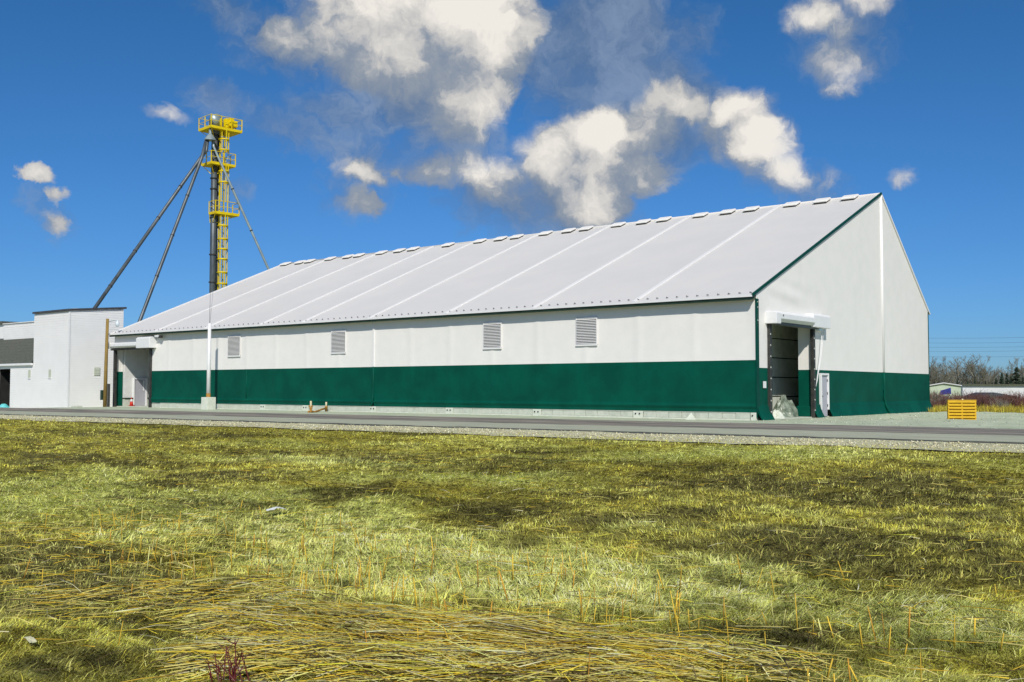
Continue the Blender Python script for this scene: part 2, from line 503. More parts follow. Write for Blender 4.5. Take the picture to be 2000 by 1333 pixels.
# ------------------------------------------------------------------ the lie of the land
def skew(x): return .065*(np.asarray(x, float)-12.0)         # the road runs a little askew to the building
_py = np.array([-5000, -60, -42, -38.5, -36.2, -33.0, -28, -20.5, -17.2, -16.2, 40, 95, 9000.])
_pz = np.array([-.25, -.25, -.22, -.78, -1.0, -1.0, -.66, -.17, -.04, -.07, -.07, -2.0, -2.0])
def gz(x, y):
    x = np.asarray(x, float); y = np.asarray(y, float)
    yy = y-skew(np.clip(x, -150, 80))
    z = np.interp(yy, _py, _pz)
    m = sstep(-yy, 17.0, 20.0)*sstep(yy, -70, -50)
    z = z+m*((fbm(x*.55, y*.9)-.5)*.26+(fbm(x*2.1+9, y*2.6)-.5)*.09)
    z = z-.28*sstep(-x, 52, 60)*sstep(yy, -12, -6)
    return z

def grid_sheet(name, xs, ys, zf, material, yfun=None):
    X, Y = np.meshgrid(np.array(xs, float), np.array(ys, float), indexing='ij')
    if yfun is not None: Y = yfun(X, Y)
    Z = zf(X, Y)
    nu, nv = X.shape
    V = np.stack([X, Y, Z], -1).reshape(-1, 3)
    i, j = np.meshgrid(np.arange(nu-1), np.arange(nv-1), indexing='ij')
    a = (i*nv+j).ravel()
    Fc = np.stack([a, a+nv, a+nv+1, a+1], 1)
    me = bpy.data.meshes.new(name)
    me.from_pydata(V.tolist(), [], Fc.tolist())
    me.polygons.foreach_set('use_smooth', [True]*len(me.polygons))
    me.materials.append(material); me.update()
    o = bpy.data.objects.new(name, me); COL.objects.link(o)
    WLOC[o.name] = np.zeros(3)
    return o
def ax(*seg):
    out = []
    for a, b, n in seg:
        out += list(np.linspace(a, b, n, endpoint=False))
    out.append(seg[-1][1])
    return out
gx = ax((-6000, -400, 6), (-400, -80, 10), (-80, -30, 80), (-30, 28, 260), (28, 60, 30), (60, 400, 10), (400, 6000, 6))
gy = ax((-6000, -300, 6), (-300, -60, 8), (-60, -40, 20), (-40, -16, 130), (-16, 40, 28), (40, 100, 20), (100, 500, 10), (500, 8000, 6))
ground = tag(grid_sheet('ground', gx, gy, gz, soil), kind='structure')

# road, shoulder, verge: long strips that follow the skewed line
rx = ax((-600, -120, 10), (-120, -60, 20), (-60, 30, 220), (30, 120, 20), (120, 600, 10))
def strip(name, y0, y1, z0, z1, material, n=8, wob0=0.0, wob1=0.0, amp=0.0, seed=0):
    ts = np.linspace(0, 1, n)
    def yf(X, T):
        a = y0+skew(X)+wob0*(fbm(X*.6+seed, X*0+seed)-.5)
        b = y1+skew(X)+wob1*(fbm(X*.7+seed+50, X*0+3+seed)-.5)
        return a+(b-a)*T
    def zf(X, Y):
        T = np.broadcast_to(ts, X.shape)
        return z0+(z1-z0)*T + amp*(fbm(X*1.5+seed, Y*2)-.5)
    return tag(grid_sheet(name, rx, ts, zf, material, yf), kind='structure')
strip('asphalt_road', -9.1, -4.1, .015, .03, asphalt, 8, .25, .3, .008, 1)
strip('road_shoulder', -13.3, -8.9, -.005, .008, shoulder, 8, .5, .4, .012, 2)
strip('verge_lip', -14.1, -13.15, -.05, -.002, lip, 5, .55, .4, .03, 5)  # pavement drop, coloured dark to stand in for its edge shadow
strip('gravel_verge', -17.5, -13.85, -.03, -.02, vergem, 12, 1.2, .5, .05, 9)
strip('road_edge', -4.25, -3.75, .02, -.01, lip, 3, .2, .3, .01, 14)

def yard_z(X, Y):
    yy = Y-skew(X)
    inb = sstep(X, -.9, .2)+sstep(-X, 52.9, 55)+sstep(-Y, -.1, .9)
    inb = np.clip(inb, 0, 1)
    right = sstep(X, -.5, 3)
    z = -.015+inb*((fbm(X*.5, Y*.5+9)-.5)*.05+right*((fbm(X*.35+4, Y*.45)-.42)*.30+(fbm(X*1.7+4, Y*1.5)-.5)*.10))
    z = z+right*sstep(Y, -2, 4)*.03
    z = z-.28*sstep(-X, 52, 60)
    return z
tag(grid_sheet('gravel_yard', ax((-95, -60, 20), (-60, -2, 120), (-2, 34, 150), (34, 90, 20)), ax((-3.95, 4, 40), (4, 23, 60)), yard_z, yardm,
               lambda X, Y: Y+skew(X)*sstep(-Y, -1, 3.9)), kind='structure')

# ------------------------------------------------------------------ the fabric-clad warehouse
LEN, WID, RY, EO = 53.08, 24.2, 16.04, .46
HE, HR, HRE = 5.50, 12.45, 6.30
SL = (HR-HE)/(RY+EO); SR = (HR-HRE)/(WID-RY)
def roofz(y): return np.where(np.asarray(y) < RY, HE+SL*(np.asarray(y)+EO), HR-SR*(np.asarray(y)-RY))
BAY = LEN/8.7
seams = [0, 1, 2, 3, 4, 5, 5.7, 6.7, 7.7, 8.7]
seams = [-BAY*k for k in seams]
wh = tag(empty('warehouse', (-LEN/2, WID/2, 0)), 'long white fabric warehouse with green lower band and row of ridge vents', 'warehouse')
nrm = np.array([0, -SL, 1.0]); nrm /= np.linalg.norm(nrm)
# roof panels between the seams, the fabric dipping slightly in every bay
for k in range(9):
    x1, x0 = seams[k], seams[k+1]
    def fn(u, v, x0=x0, x1=x1, k=k):
        x = x0+(x1-x0)*u; y = -EO+(RY+EO)*v
        s = -.055*math.sin(math.pi*u)*(.35+.65*math.sin(math.pi*v)) + .012*(fbm(x*.8+k*7, y*.6)-.5)
        p = np.array([x, y, float(HE+SL*(y+EO))])+nrm*s
        return p
    MB().grid(fn, np.linspace(0, 1, 13), np.linspace(0, 1, 25)).build('roof_panel', fab_r, wh, smooth=True)
    def fb_(u, v, x0=x0, x1=x1):
        x = x0+(x1-x0)*u; y = RY+(WID+.3-RY)*v
        return (x, y, float(HR-SR*(y-RY)) - .04*math.sin(math.pi*u))
    MB().grid(fb_, np.linspace(0, 1, 7), np.linspace(0, 1, 9)).build('back_roof_panel', fab_r, wh, smooth=True)
for k in range(1, 10):
    x = seams[k]
    MB().bar(np.array([x, -EO+.03, HE+SL*.03])+nrm*.025, np.array([x, RY, HR])+nrm*.025, .17, .05, up=nrm).build('roof_seam', fab_s, wh)
# ridge cap
MB().tube([(-LEN, RY, HR+.0), (0, RY, HR+.0)], .07, 8).build('ridge_cap', fab_r, wh, smooth=True)
# eave edge, soffit rail and clips
eb = MB(); eb.bar((-LEN-.25, -EO-.01, HE-.02), (.06, -EO-.01, HE-.02), .05, .09); eb.build('eave_edge', paint_w, wh)
MB().box(-LEN-.05, .0, -EO+.03, -EO+.17, HE-.19, HE-.055).build('eave_rail', dark_g, wh)
MB().box(-LEN, 0, -EO+.18, -.02, HE-.12, HE-.09).build('soffit', innerg, wh)
cl = MB()
n = 100
for i in range(n):
    x = -LEN+.3+(LEN-.5)*i/(n-1)
    p = np.array([x, -EO+.30, HE+SL*.30])+nrm*.03
    cl.bar(p, p+np.array([.11, -.01, .0]), .02, .03)
    cl.bar(p+nrm*.01, p+np.array([.0, .05, .045]), .02, .02)
tag(cl.build('eave_clips', galv, wh), kind='stuff')

# ridge vents
def make_vent():
    o = MB()
    a = []
    prof = [(-.46, .10), (-.46, .16), (-.36, .30), (.10, .30), (.16, .10)]
    o.prism([(p, q) for p, q in prof], 0, -.42, .42)
    return o
vx = [-52.3, -50.34, -49.05, -46.39, -44.15, -42.84, -40.17, -38.13, -36.59, -32.87, -29.66, -27.68, -26.14, -23.53, -21.52, -20.04, -17.41,
      -15.44, -13.89, -11.24, -9.34, -7.75, -5.13, -3.27, -1.62]
vp = None
for x in vx:
    y = RY-.42; loc = (x, y, HE+SL*(y+EO)+.03)
    if vp is None:
        hood = MB(); 
        zr = lambda q: q
        pf = [(-.28, -.075), (-.32, -.055), (-.32, .005), (-.26, .06), (.22, .26), (.36, .27), (.36, .19)]
        hood.prism(pf, 0, -.42, .42)
        base = MB(); base.prism([(-.26, -.17), (-.26, -.06), (.34, .20), (.34, .10)], 0, -.38, .36)
        h = hood.build('ridge_vent', fab_w, None, bevel=.02)
        g = base.build('vent_throat', steel_d, None)  # dark colour stands in for the shadow gap beneath the hood
        hm, gm = h.data, g.data
        hz, gz0 = WLOC[h.name].copy(), WLOC[g.name].copy()
        bpy.data.objects.remove(g); bpy.data.objects.remove(h)
        vp = True
    ho = bpy.data.objects.new('ridge_vent', hm); COL.objects.link(ho); place(ho, np.array(loc)+hz, wh)
    go_ = bpy.data.objects.new('vent_throat', gm); COL.objects.link(go_); place(go_, np.array(loc)+gz0, ho)
    bv = ho.modifiers.new('bevel', 'BEVEL'); bv.width = .03; bv.segments = 2

# --- long wall: two stretches of cladding either side of the vertical seam, open at the far roll-up door
DX0, DX1, DZ = -52.95, -47.9, 4.30          # far door opening
GB, GT = .335, 2.66
def wallfn(u, z, seed=0):
    # fabric over its posts: faint waves, a tube in the hem near the foot
    y = -.012*math.sin(u*1.03)+.02*(float(fbm(u*.35+seed, z*.5))-.5)
    k_ = u/(BAY*.5); k_ = (k_-round(k_))*BAY*.5
    y -= .022*math.exp(-(k_/.16)**2)
    if z < 1.0:
        y += -.085*math.exp(-((z-.60)/.06)**2) - .03*max(0, (.55-z)/.25)
    return (u, y, z)
ztop = float(roofz(0))-.03
sx = seams[4]
def wall_piece(name, x0, x1, z0, z1, m, nz):
    xs = np.linspace(x0, x1, max(2, int((x1-x0)/.16)+2)); zs = np.linspace(z0, z1, nz)
    return MB().grid(wallfn, xs, zs).build(name, m, wh, smooth=True)
for x0, x1 in ((sx+.05, 0), (DX1, sx-.05)):
    wall_piece('white_wall_panel', x0, x1, GT, ztop, fab_w, 8)
    wall_piece('green_wall_panel', x0, x1, GB, GT, fab_g, 40)
wall_piece('white_wall_panel', -LEN, DX1, DZ, ztop, fab_w, 4)
MB().box(sx-.07, sx+.07, -.06, -.01, GT, ztop).build('wall_seam', fab_s, wh, bevel=.02)
MB().tube([(sx, -.03, GT), (sx, -.035, 1.6), (sx, -.05, .85), (sx-.05, -.09, .5), (sx-.10, -.05, GB)], .055, 8).build('wall_seam', fab_g, wh, smooth=True)
MB().tube([(-36.6, -.012, GT), (-36.6, -.015, .7)], .04, 6).build('wall_seam', fab_g, wh, smooth=True)
# back long wall and far gable (inside seen through the doors)
MB().grid(lambda u, z: (u, WID, z), np.linspace(-LEN, 0, 3), [0, GT, HRE]).build('back_wall', fab_w, wh)
far = MB()
far.grid(lambda y, t: (-LEN, y, t*float(roofz(y))), [0, 4, 8, 12, RY, 20, WID], [0, .5, .98])
far.build('far_gable_wall', fab_w, wh)
MB().box(-LEN+.01, -LEN+.05, .02, .68, 0, GT).build('green_wall_panel', fab_g, wh)
MB().box(-LEN+.01, -LEN+.05, .02, .68, GT, 4.6).build('white_wall_panel', fab_w, wh)
MB().box(-LEN+.06, -LEN+.30, .70, 5.4, .62, 5.0).build('partition_wall', inner, wh)
MB().box(-LEN+.06, -LEN+.36, .70, 1.42, 0.03, .60).build('plinth', conc, wh)
MB().box(-LEN+.06, -LEN+.36, 2.62, 5.4, 0.03, .60).build('plinth', conc, wh)
MB().box(-LEN+.05, -LEN+.40, .70, 1.42, .56, .66).build('plinth_cap', dark_g, wh)
MB().box(-LEN+.05, -LEN+.40, 2.62, 5.4, .56, .66).build('plinth_cap', dark_g, wh)
MB().box(-LEN, 0, .1, WID-.1, -.25, .025).build('floor_slab', conc, wh)
MB().grid(lambda y, z: (-44.5, y, z), [.1, 6, 12], [0, 2.5, 5]).build('partition_wall', innerd, wh)
MB().grid(lambda x, z: (x, 7.5, z), [-LEN, -48, -44.5], [0, 2.5, 5.4]).build('partition_wall', innerd, wh)
# inner personnel door in the far gable
dr = MB().box(-LEN+.28, -LEN+.36, 1.50, 2.45, .03, 2.08).build('inner_door', grey_door, wh, bevel=.01)
MB().box(-LEN+.28, -LEN+.42, 1.40, 1.50, .03, 2.18).build('door_frame', paint_w, dr)
MB().box(-LEN+.28, -LEN+.42, 2.45, 2.58, .03, 2.18).build('door_frame', paint_w, dr)
MB().box(-LEN+.28, -LEN+.42, 1.50, 2.45, 2.08, 2.18).build('door_frame', paint_w, dr)
MB().box(-LEN+.34, -LEN+.375, 2.24, 2.34, 1.2, 2.0).build('door_window', paint_w, dr)

# --- foundation: a plinth at every post and concrete blocks between
MB().box(DX1, -.02, .02, .30, -.25, GB-.02).build('foundation_beam', conc, wh)
blk = None
for k in range(9):
    xa, xb = seams[k], seams[k+1]
    if k == 8: break
    pl = MB().box(xa-.26 if k else -.26, xa+.26 if k else .0, -.09, .02, -.22, GB-.005).build('foundation_post', concp, wh, bevel=.01)
    for dx in (-.11, .11):
        if k == 0 and dx > 0: continue
        MB().tube([(xa+dx-(.05 if k == 0 else 0), -.13, .20), (xa+dx-(.05 if k == 0 else 0), -.08, .20)], .035, 8).build('anchor_bolt', steel_d, pl)
    x1, x0 = xa-.30, xb+.30
    if x0 < DX1: x0 = DX1+.05
    nb = 8 if k != 5 else 5
    w = (x1-x0)/nb
    MB().box(x0, x1, -.085, .015, -.22, .045).build('kerb_strip', concp, wh)
    for i in range(nb):
        dz = R.uniform(-.008, .008); dy = R.uniform(-.012, .012)
        MB().box(x0+i*w+.012, x0+(i+1)*w-.012, -.06+dy, .018, .05, GB-.035+dz).build('foundation_block', conc, wh, bevel=.008)
    MB().box(x0, x1, -.075, .017, GB-.025, GB-.005).build('block_cap', concp, wh)

# --- louvres in the long wall
for (x0, x1, z0, z1) in ((-9.70, -8.50, 3.60, 4.88), (-15.82, -14.64, 3.58, 4.88), (-28.11, -26.89, 3.59, 4.88), (-38.62, -37.34, 3.60, 4.90)):
    lv = MB()
    lv.box(x0-.02, x1+.02, -.03, .01, z0, z1)
    lo_ = lv.build('wall_louvre', louvre_back, wh)
    fr = MB()
    fr.box(x0-.05, x0, -.06, -.01, z0-.05, z1+.05).box(x1, x1+.05, -.06, -.01, z0-.05, z1+.05)
    fr.box(x0, x1, -.06, -.01, z1, z1+.05).box(x0-.05, x1+.05, -.08, -.01, z0-.09, z0)
    fr.build('louvre_frame', fab_s, lo_, bevel=.008)
    n = 16; h = (z1-z0)/n
    sl0 = None
    for i in range(n):
        z = z0+(i+.5)*h
        if sl0 is None:
            sl0 = MB().hexa([(x0, -.10, z-h*.36), (x1, -.10, z-h*.36), (x1, -.035, z+h*.12), (x0, -.035, z+h*.12),
                             (x0, -.10, z-h*.26), (x1, -.10, z-h*.26), (x1, -.035, z+h*.22), (x0, -.035, z+h*.22)]).build('slat', fab_s, lo_)
        else:
            c = WLOC[sl0.name]; clone(sl0, (c[0], c[1], c[2]+i*h), lo_)

# --- near gable
D0, D1 = 1.28, 6.05                        # near door opening (y)
M0, M1, MZ = 6.98, 7.98, 2.16              # personnel door
GG = 2.32                                  # top of the green band on the gable
def gx_off(y, z):
    x = .025*(float(fbm(y*.4+30, z*.4))-.5)
    # folds hanging above the door housing
    x += .035*math.exp(-((z-5.7-.12*(y-3))/.7)**2)*math.exp(-((y-3.2)/2.2)**2)*(1+math.sin(6.5*(z+.16*(y-3))+2*float(fbm(y*.7, z*.3))))
    if z < GG:
        x += .05*math.exp(-((y-RY)/.25)**2)*(float(fbm(y*4, z*5+3))-.3)*2
        x += .02*math.exp(-((y-11.2)/.35)**2-((z-1.1)/.25)**2)
    if z < .62:
        t = (.62-z)/.62
        x += .05+.24*t**1.6+.05*t*(float(fbm(y*1.1, 3.3))-.5)*2
    return x
def gable_piece(name, y0, y1, z0, z1f, m, ny, nz):
    def fn(y, t):
        z1 = z1f(y) if callable(z1f) else z1f
        z = z0+(z1-z0)*t
        return (gx_off(y, z), y, z)
    return MB().grid(fn, np.linspace(y0, y1, ny), np.linspace(0, 1, nz)).build(name, m, wh, smooth=True)
rz_ = lambda y: float(roofz(y))-.02
gable_piece('white_gable_panel', 0, D0, GG, rz_, fab_w, 6, 20)
gable_piece('white_gable_panel', D0, D1, DZ, rz_, fab_w, 30, 40)
gable_piece('white_gable_panel', D1, RY, GG, rz_, fab_w, 40, 40)
gable_piece('white_gable_panel', RY, WID, GG, rz_, fab_w, 30, 30)
gable_piece('green_gable_panel', 0.0, D0, -.03, GG, fab_g, 10, 50)
gable_piece('green_gable_panel', D1, M0-.02, -.03, GG, fab_g, 8, 50)
gable_piece('green_gable_panel', M0-.02, M1+.02, MZ+.02, GG, fab_g, 4, 3)
gable_piece('green_gable_panel', M1+.02, RY, -.03, GG, fab_g, 60, 50)
gable_piece('green_gable_panel', RY, WID+.1, -.03, GG, fab_g, 60, 50)
MB().tube([(.03, RY, GG), (.03, RY, HR-.1)], .075, 8).build('gable_seam', fab_s, wh, smooth=True)
MB().tube([(.05, RY, GG), (.06, RY+.03, 1.5), (.06, RY-.03, .9), (.12, RY+.02, .5), (.3, RY+.05, .02)], .06, 8).build('gable_seam', fab_g, wh, smooth=True)
MB().bar((.05, -EO-.02, HE-.01), (.05, RY+.02, HR+.02), .08, .12, up=nrm).build('rake_trim', trim_g, wh)
MB().bar((.03, RY, HR+.02), (.03, WID+.3, HRE-.22), .08, .10).build('rake_trim', fab_s, wh)
# laced corner strip
ct = MB().box(-.02, .055, -.045, .20, .10, HE-.12).build('corner_strip', trim_g, wh, bevel=.015)
for z in (4.98, 5.22, 5.4, 4.4):
    MB().box(.056, .075, .05, .09, z, z+.05).build('lace_eyelet', concp, ct)
MB().grid(lambda t, z: (.05+.28*max(0, (.5-z)/.5)**1.6*(1-t)+.12*t*max(0, (.5-z)/.5), -.04+.34*t-.10*max(0, (.5-z)/.5)*(1-t), z), np.linspace(0, 1, 6), np.linspace(-.08, .9, 20)).build('corner_skirt', fab_g, wh, smooth=True)
MB().box(-.03, .03, WID-.03, WID+.06, 0, HRE-.1).build('corner_strip', trim_g, wh)
# notice plate on the green band
MB().box(.045, .06, .56, .86, 1.42, 1.72).build('notice_plate', paint_w, wh)
# personnel door
pd = MB().box(-.02, .04, M0+.10, M1-.10, .02, MZ-.10).build('personnel_door', grey_door, wh, bevel=.01)
MB().box(-.03, .11, M0, M0+.10, .35, MZ).build('door_frame', paint_w, pd, bevel=.01)
MB().box(-.03, .11, M1-.10, M1, .35, MZ).build('door_frame', paint_w, pd, bevel=.01)
MB().box(-.03, .11, M0+.10, M1-.10, MZ-.10, MZ).build('door_frame', paint_w, pd, bevel=.01)
MB().tube([(.04, M0+.20, 1.02), (.10, M0+.20, 1.02)], .035, 8).build('door_knob', steel_d, pd)
for z in (.5, 1.1, 1.75):
    MB().tube([(.055, M1-.12, z), (.055, M1-.12, z+.12)], .02, 6).build('hinge', steel_d, pd)

# --- roll-up doors
def rollup_gable():
    rd = empty('x', (0, (D0+D1)/2, 0)); rd.parent = wh; rd.location = np.array([0, (D0+D1)/2, 0])-WLOC[wh.name]; rd.name = 'roll_up_door'; WLOC[rd.name] = np.array([0, (D0+D1)/2, 0])
    hexp = [(0.03, 4.46), (.03, 4.90), (.34, 4.90), (.52, 4.78), (.52, 4.56), (.36, 4.42)]
    MB().prism([(a, b) for a, b in hexp], 1, 1.42, 5.35).build('curtain_housing', paint_w, rd, bevel=.012)
    MB().prism([(.0, 4.32), (.0, 4.86), (.40, 4.86), (.56, 4.80), (.56, 4.32)], 1, .92, 1.41).build('end_box', paint_w, rd, bevel=.02)
    MB().prism([(.0, 4.36), (.0, 5.02), (.36, 5.02), (.44, 4.94), (.44, 4.36)], 1, 5.36, 7.45).build('motor_box', paint_w, rd, bevel=.03)
    MB().tube([(.525, 1.72, 4.71), (.53, 1.72, 4.71)], .05, 12).build('maker_badge', steel_d, rd)
    MB().box(.02, .30, 1.2, 6.15, 4.30, 4.42).build('bottom_bar', galv, rd, bevel=.01)
    for y in (D0-.16, D1-.02):
        g_ = MB().box(-.05, .14, y, y+.19, -.06, 4.30).build('guide_rail', steel_d, rd, bevel=.01)
        for i in range(8):
            z = .35+i*.5
            MB().tube([(.14, y+.05, z), (.155, y+.05, z)], .035, 8).build('bolt', concp, g_)
    MB().box(.12, .30, 6.35, 6.75, 4.24, 4.34).build('floodlight', lampg, rd)
    MB().tube([(.15, 7.05, 4.36), (.14, 6.85, 3.2), (.12, 6.45, 2.0), (.13, 6.25, 1.5)], .018, 6).build('pull_rope', paint_w, rd, smooth=True)
    MB().tube([(.15, 7.25, 4.36), (.14, 6.95, 3.1), (.12, 6.45, 1.8), (.13, 6.25, 1.5)], .014, 6).build('pull_rope', paint_w, rd, smooth=True)
rollup_gable()
# lobby behind the near door: side return, panelled back wall
MB().box(-.75, -.02, D1+.17, D1+.22, GG, 4.9).build('white_lobby_panel', fab_w, wh)
MB().box(-.75, -.02, D1+.17, D1+.22, .55, GG).build('green_lobby_panel', fab_g, wh)
MB().box(-.85, -.02, D1+.10, D1+.26, 0.02, .55).build('lobby_kerb', fab_g, wh, bevel=.03)
MB().box(-.75, -.02, D0-.3, D0-.25, 0, 4.9).build('green_lobby_panel', fab_g, wh)
bx_ = -2.35
for i in range(5):
    MB().box(bx_, bx_+.08, 6.55, 12.0, .03+i*.985, .03+(i+1)*.985-.05).build('wall_plank', innerd, wh, bevel=.02)
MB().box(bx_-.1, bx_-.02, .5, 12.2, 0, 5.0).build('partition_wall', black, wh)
MB().box(bx_+.01, bx_+.12, 1.0, 6.45, .03, 4.95).build('green_lobby_panel', innerg, wh)
MB().box(bx_, -.3, 12.05, 12.15, .03, 4.95).build('lobby_end_wall', innerd, wh)
MB().box(bx_, -.12, .55, .62, .03, 4.95).build('lobby_end_wall', innerd, wh)
MB().box(bx_, -.12, .5, 12.2, 4.98, 5.05).build('lobby_ceiling', innerd, wh)

def rollup_long():
    rd = empty('y', (0, 0, 0)); rd.parent = wh; rd.name = 'roll_up_door'
    c = np.array([(DX0+DX1)/2, 0, 0]); rd.location = c-WLOC[wh.name]; WLOC[rd.name] = c
    hexp = [(-.03, 4.46), (-.03, 4.84), (-.34, 4.84), (-.50, 4.74), (-.50, 4.56), (-.36, 4.44)]
    MB().prism([(a, b) for a, b in hexp], 0, -53.0, -49.15).build('curtain_housing', paint_w, rd, bevel=.012)
    MB().prism([(.0, 4.34), (.0, 5.16), (-.46, 5.16), (-.60, 5.06), (-.60, 4.34)], 0, -49.14, -47.35).build('motor_box', paint_w, rd, bevel=.03)
    MB().prism([(.0, 4.40), (.0, 4.88), (-.55, 4.88), (-.55, 4.40)], 0, -53.30, -53.01).build('end_box', paint_w, rd, bevel=.02)
    MB().box(-53.2, -47.7, -.28, -.02, 4.28, 4.38).build('bottom_bar', steel_d, rd, bevel=.01)
    for x in (DX0-.02, DX1-.16):
        MB().box(x, x+.18, -.16, .06, -.3, 4.28).build('guide_rail', steel_d, rd, bevel=.01)
    for dx in (0, .10):
        MB().tube([(-48.55+dx, .14, 4.30), (-48.50+dx, .14, 3.2), (-48.30+dx*.6, .14, 1.9), (-48.15+dx*.3, .14, 1.25)], .022, 6).build('pull_rope', rope, rd, smooth=True)
    MB().box(-48.25, -48.05, .07, .18, .55, 1.55).build('door_control', dark_g, rd, bevel=.02)
rollup_long()
lf = MB().box(-47.0, -46.5, -.42, -.16, 5.10, 5.24).build('floodlight', paint_w, wh, bevel=.02)
MB().box(-46.52, -46.30, -.40, -.18, 5.02, 5.20).build('lamp_face', steel_d, lf)
MB().box(-53.25, -53.05, -.06, -.02, 1.5, 1.9).build('notice_plate', paint_w, wh)
MB().box(-53.12, -52.97, -.03, .02, 0, GT).build('green_wall_panel', fab_g, wh)

# ------------------------------------------------------------------ white sided building beyond the warehouse
ob = tag(empty('office_building', (-62, 1, -.3)), 'white sided block with dark flat roof edge and low grey-shingled wing', 'building')
BX, BY0, BY1, BXL = -57.55, -1.3, 3.3, -63.2
def boards(mb, a, b, z0f, z1f, out, n_h=.19):
    """lapped siding courses between two ground points; each course leans out at its foot"""
    a = np.array(a, float); b = np.array(b, float)
    out = np.array(out, float)
    z = z0f
    while z < max(z1f(0), z1f(1))-.01:
        za = min(z+n_h, z1f(0)); zb = min(z+n_h, z1f(1))
        z_ = z
        if za <= z_ and zb <= z_: break
        za = max(za, z_+.001); zb = max(zb, z_+.001)
        A0 = np.array([*a, z_]); B0 = np.array([*b, z_]); A1 = np.array([*a, za]); B1 = np.array([*b, zb])
        o3 = np.array([*out, 0])
        mb.add([A0+o3*.016, B0+o3*.016, B1+o3*.004, A1+o3*.004, A0, B0], [(0, 1, 2, 3), (4, 5, 1, 0)])
        z += n_h
w1 = MB(); w1.prism([(BY0, -.35), (BY1, -.35), (BY1, 7.86), (BY0, 7.46)], 0, BXL, BX).build('wall', siding, ob)
sd = MB(); boards(sd, (BXL, BY0), (BX, BY0), -.3, lambda t: 7.44, (0, -1)); sd.build('front_siding', siding, ob)
sd = MB(); boards(sd, (BX, BY0), (BX, BY1), -.3, lambda t: 7.44+.40*t, (1, 0)); sd.build('side_siding', siding, ob)
MB().box(BX-.04, BX+.05, BY0-.05, BY0+.06, -.3, 7.40).build('corner_board', paint_w, ob)
MB().hexa([(BXL-.1, BY0-.14, 7.46), (BX+.12, BY0-.14, 7.46), (BX+.12, BY1+.2, 7.90), (BXL-.1, BY1+.2, 7.90),
           (BXL-.1, BY0-.14, 7.62), (BX+.12, BY0-.14, 7.62), (BX+.12, BY1+.2, 8.06), (BXL-.1, BY1+.2, 8.06)]).build('roof', roof_d, ob)
# low wing with the pitched shingle roof
WXL = -78.0
wo0, wo1 = -69.6, -67.15                # dark opening
MB().box(wo1, BXL-.001, BY0, BY0+.25, -.35, 3.30).build('wing_wall', siding, ob)
MB().box(WXL, wo0, BY0, BY0+.25, -.35, 3.30).build('wing_wall', siding, ob)
MB().box(wo0, wo1, BY0, BY0+.25, 3.02, 3.30).build('wing_wall', siding, ob)
sd = MB(); boards(sd, (wo1, BY0), (BXL, BY0), -.3, lambda t: 3.28, (0, -1)); sd.build('front_siding', siding, ob)
MB().box(WXL, BXL, BY0-.22, BY0-.03, 3.26, 3.44).build('gutter', paint_w, ob, bevel=.02)
rw = MB()
nrow = 9
for i in range(nrow):
    t0, t1 = i/nrow, (i+1)/nrow
    ya, yb = BY0-.15+2.0*t0, BY0-.15+2.0*t1
    za, zb = 3.45+2.35*t0, 3.45+2.35*t1
    rw.add([(WXL, ya-.006, za+.008), (BXL-.12, ya-.006, za+.008), (BXL-.12, yb, zb), (WXL, yb, zb), (WXL, ya, za-.02), (BXL-.12, ya, za-.02)], [(0, 1, 2, 3), (4, 5, 1, 0)])
rw.build('shingle_roof', shingle, ob)
WU = float(on(8, 640, 1, BY0+1.75)[0])
MB().box(WU, BXL-.002, BY0+1.75, BY0+4, 2.6, 7.05).build('upper_wall', siding, ob)
MB().box(WXL, WU-.01, BY0+2.2, BY0+4, 2.6, 5.9).build('upper_wall', siding, ob)
sd = MB(); boards(sd, (WU, BY0+1.75), (BXL, BY0+1.75), 5.6, lambda t: 7.02, (0, -1)); sd.build('upper_siding', siding, ob)
MB().box(WU-.1, BXL-.01, BY0+1.65, BY0+4.1, 7.05, 7.12).build('wing_roof', paint_w, ob)
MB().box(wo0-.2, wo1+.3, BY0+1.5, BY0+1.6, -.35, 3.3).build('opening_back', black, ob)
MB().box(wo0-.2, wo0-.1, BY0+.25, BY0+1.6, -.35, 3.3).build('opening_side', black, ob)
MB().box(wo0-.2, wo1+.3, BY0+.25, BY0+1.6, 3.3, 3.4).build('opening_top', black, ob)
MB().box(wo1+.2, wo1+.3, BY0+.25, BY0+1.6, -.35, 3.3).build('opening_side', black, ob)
for x0, x1 in ((-63.98, -63.62), (-60.58, -60.24)):
    wn = MB().box(x0, x1, BY0-.05, BY0-.02, 2.24, 2.88).build('window', beige, ob)
    MB().box(x0-.06, x1+.06, BY0-.07, BY0-.025, 2.16, 2.24).build('sill', paint_w, wn)
wv = MB().box(BX+.02, BX+.06, .82, 1.32, 2.42, 3.06).build('wall_vent', beige, ob)
for i in range(5):
    MB().box(BX+.06, BX+.085, .87, 1.27, 2.48+i*.115, 2.53+i*.115).build('slat', concp, wv)
# second white block set back at the edge of the picture
ob2 = tag(empty('back_building', (-78, 6, -.3)), 'white building set back behind the low shingled wing with brown roof edge', 'building')
xq = float(on(7, 640, 1, 4.2)[0]); zq = float(on(7, 634, 1, 4.2)[2])
MB().box(-95, xq, 4.2, 12, -.3, zq).build('wall', siding, ob2)
MB().box(-95.2, xq+.1, 4.0, 12.2, zq, zq+.3).build('roof', shingle, ob2)
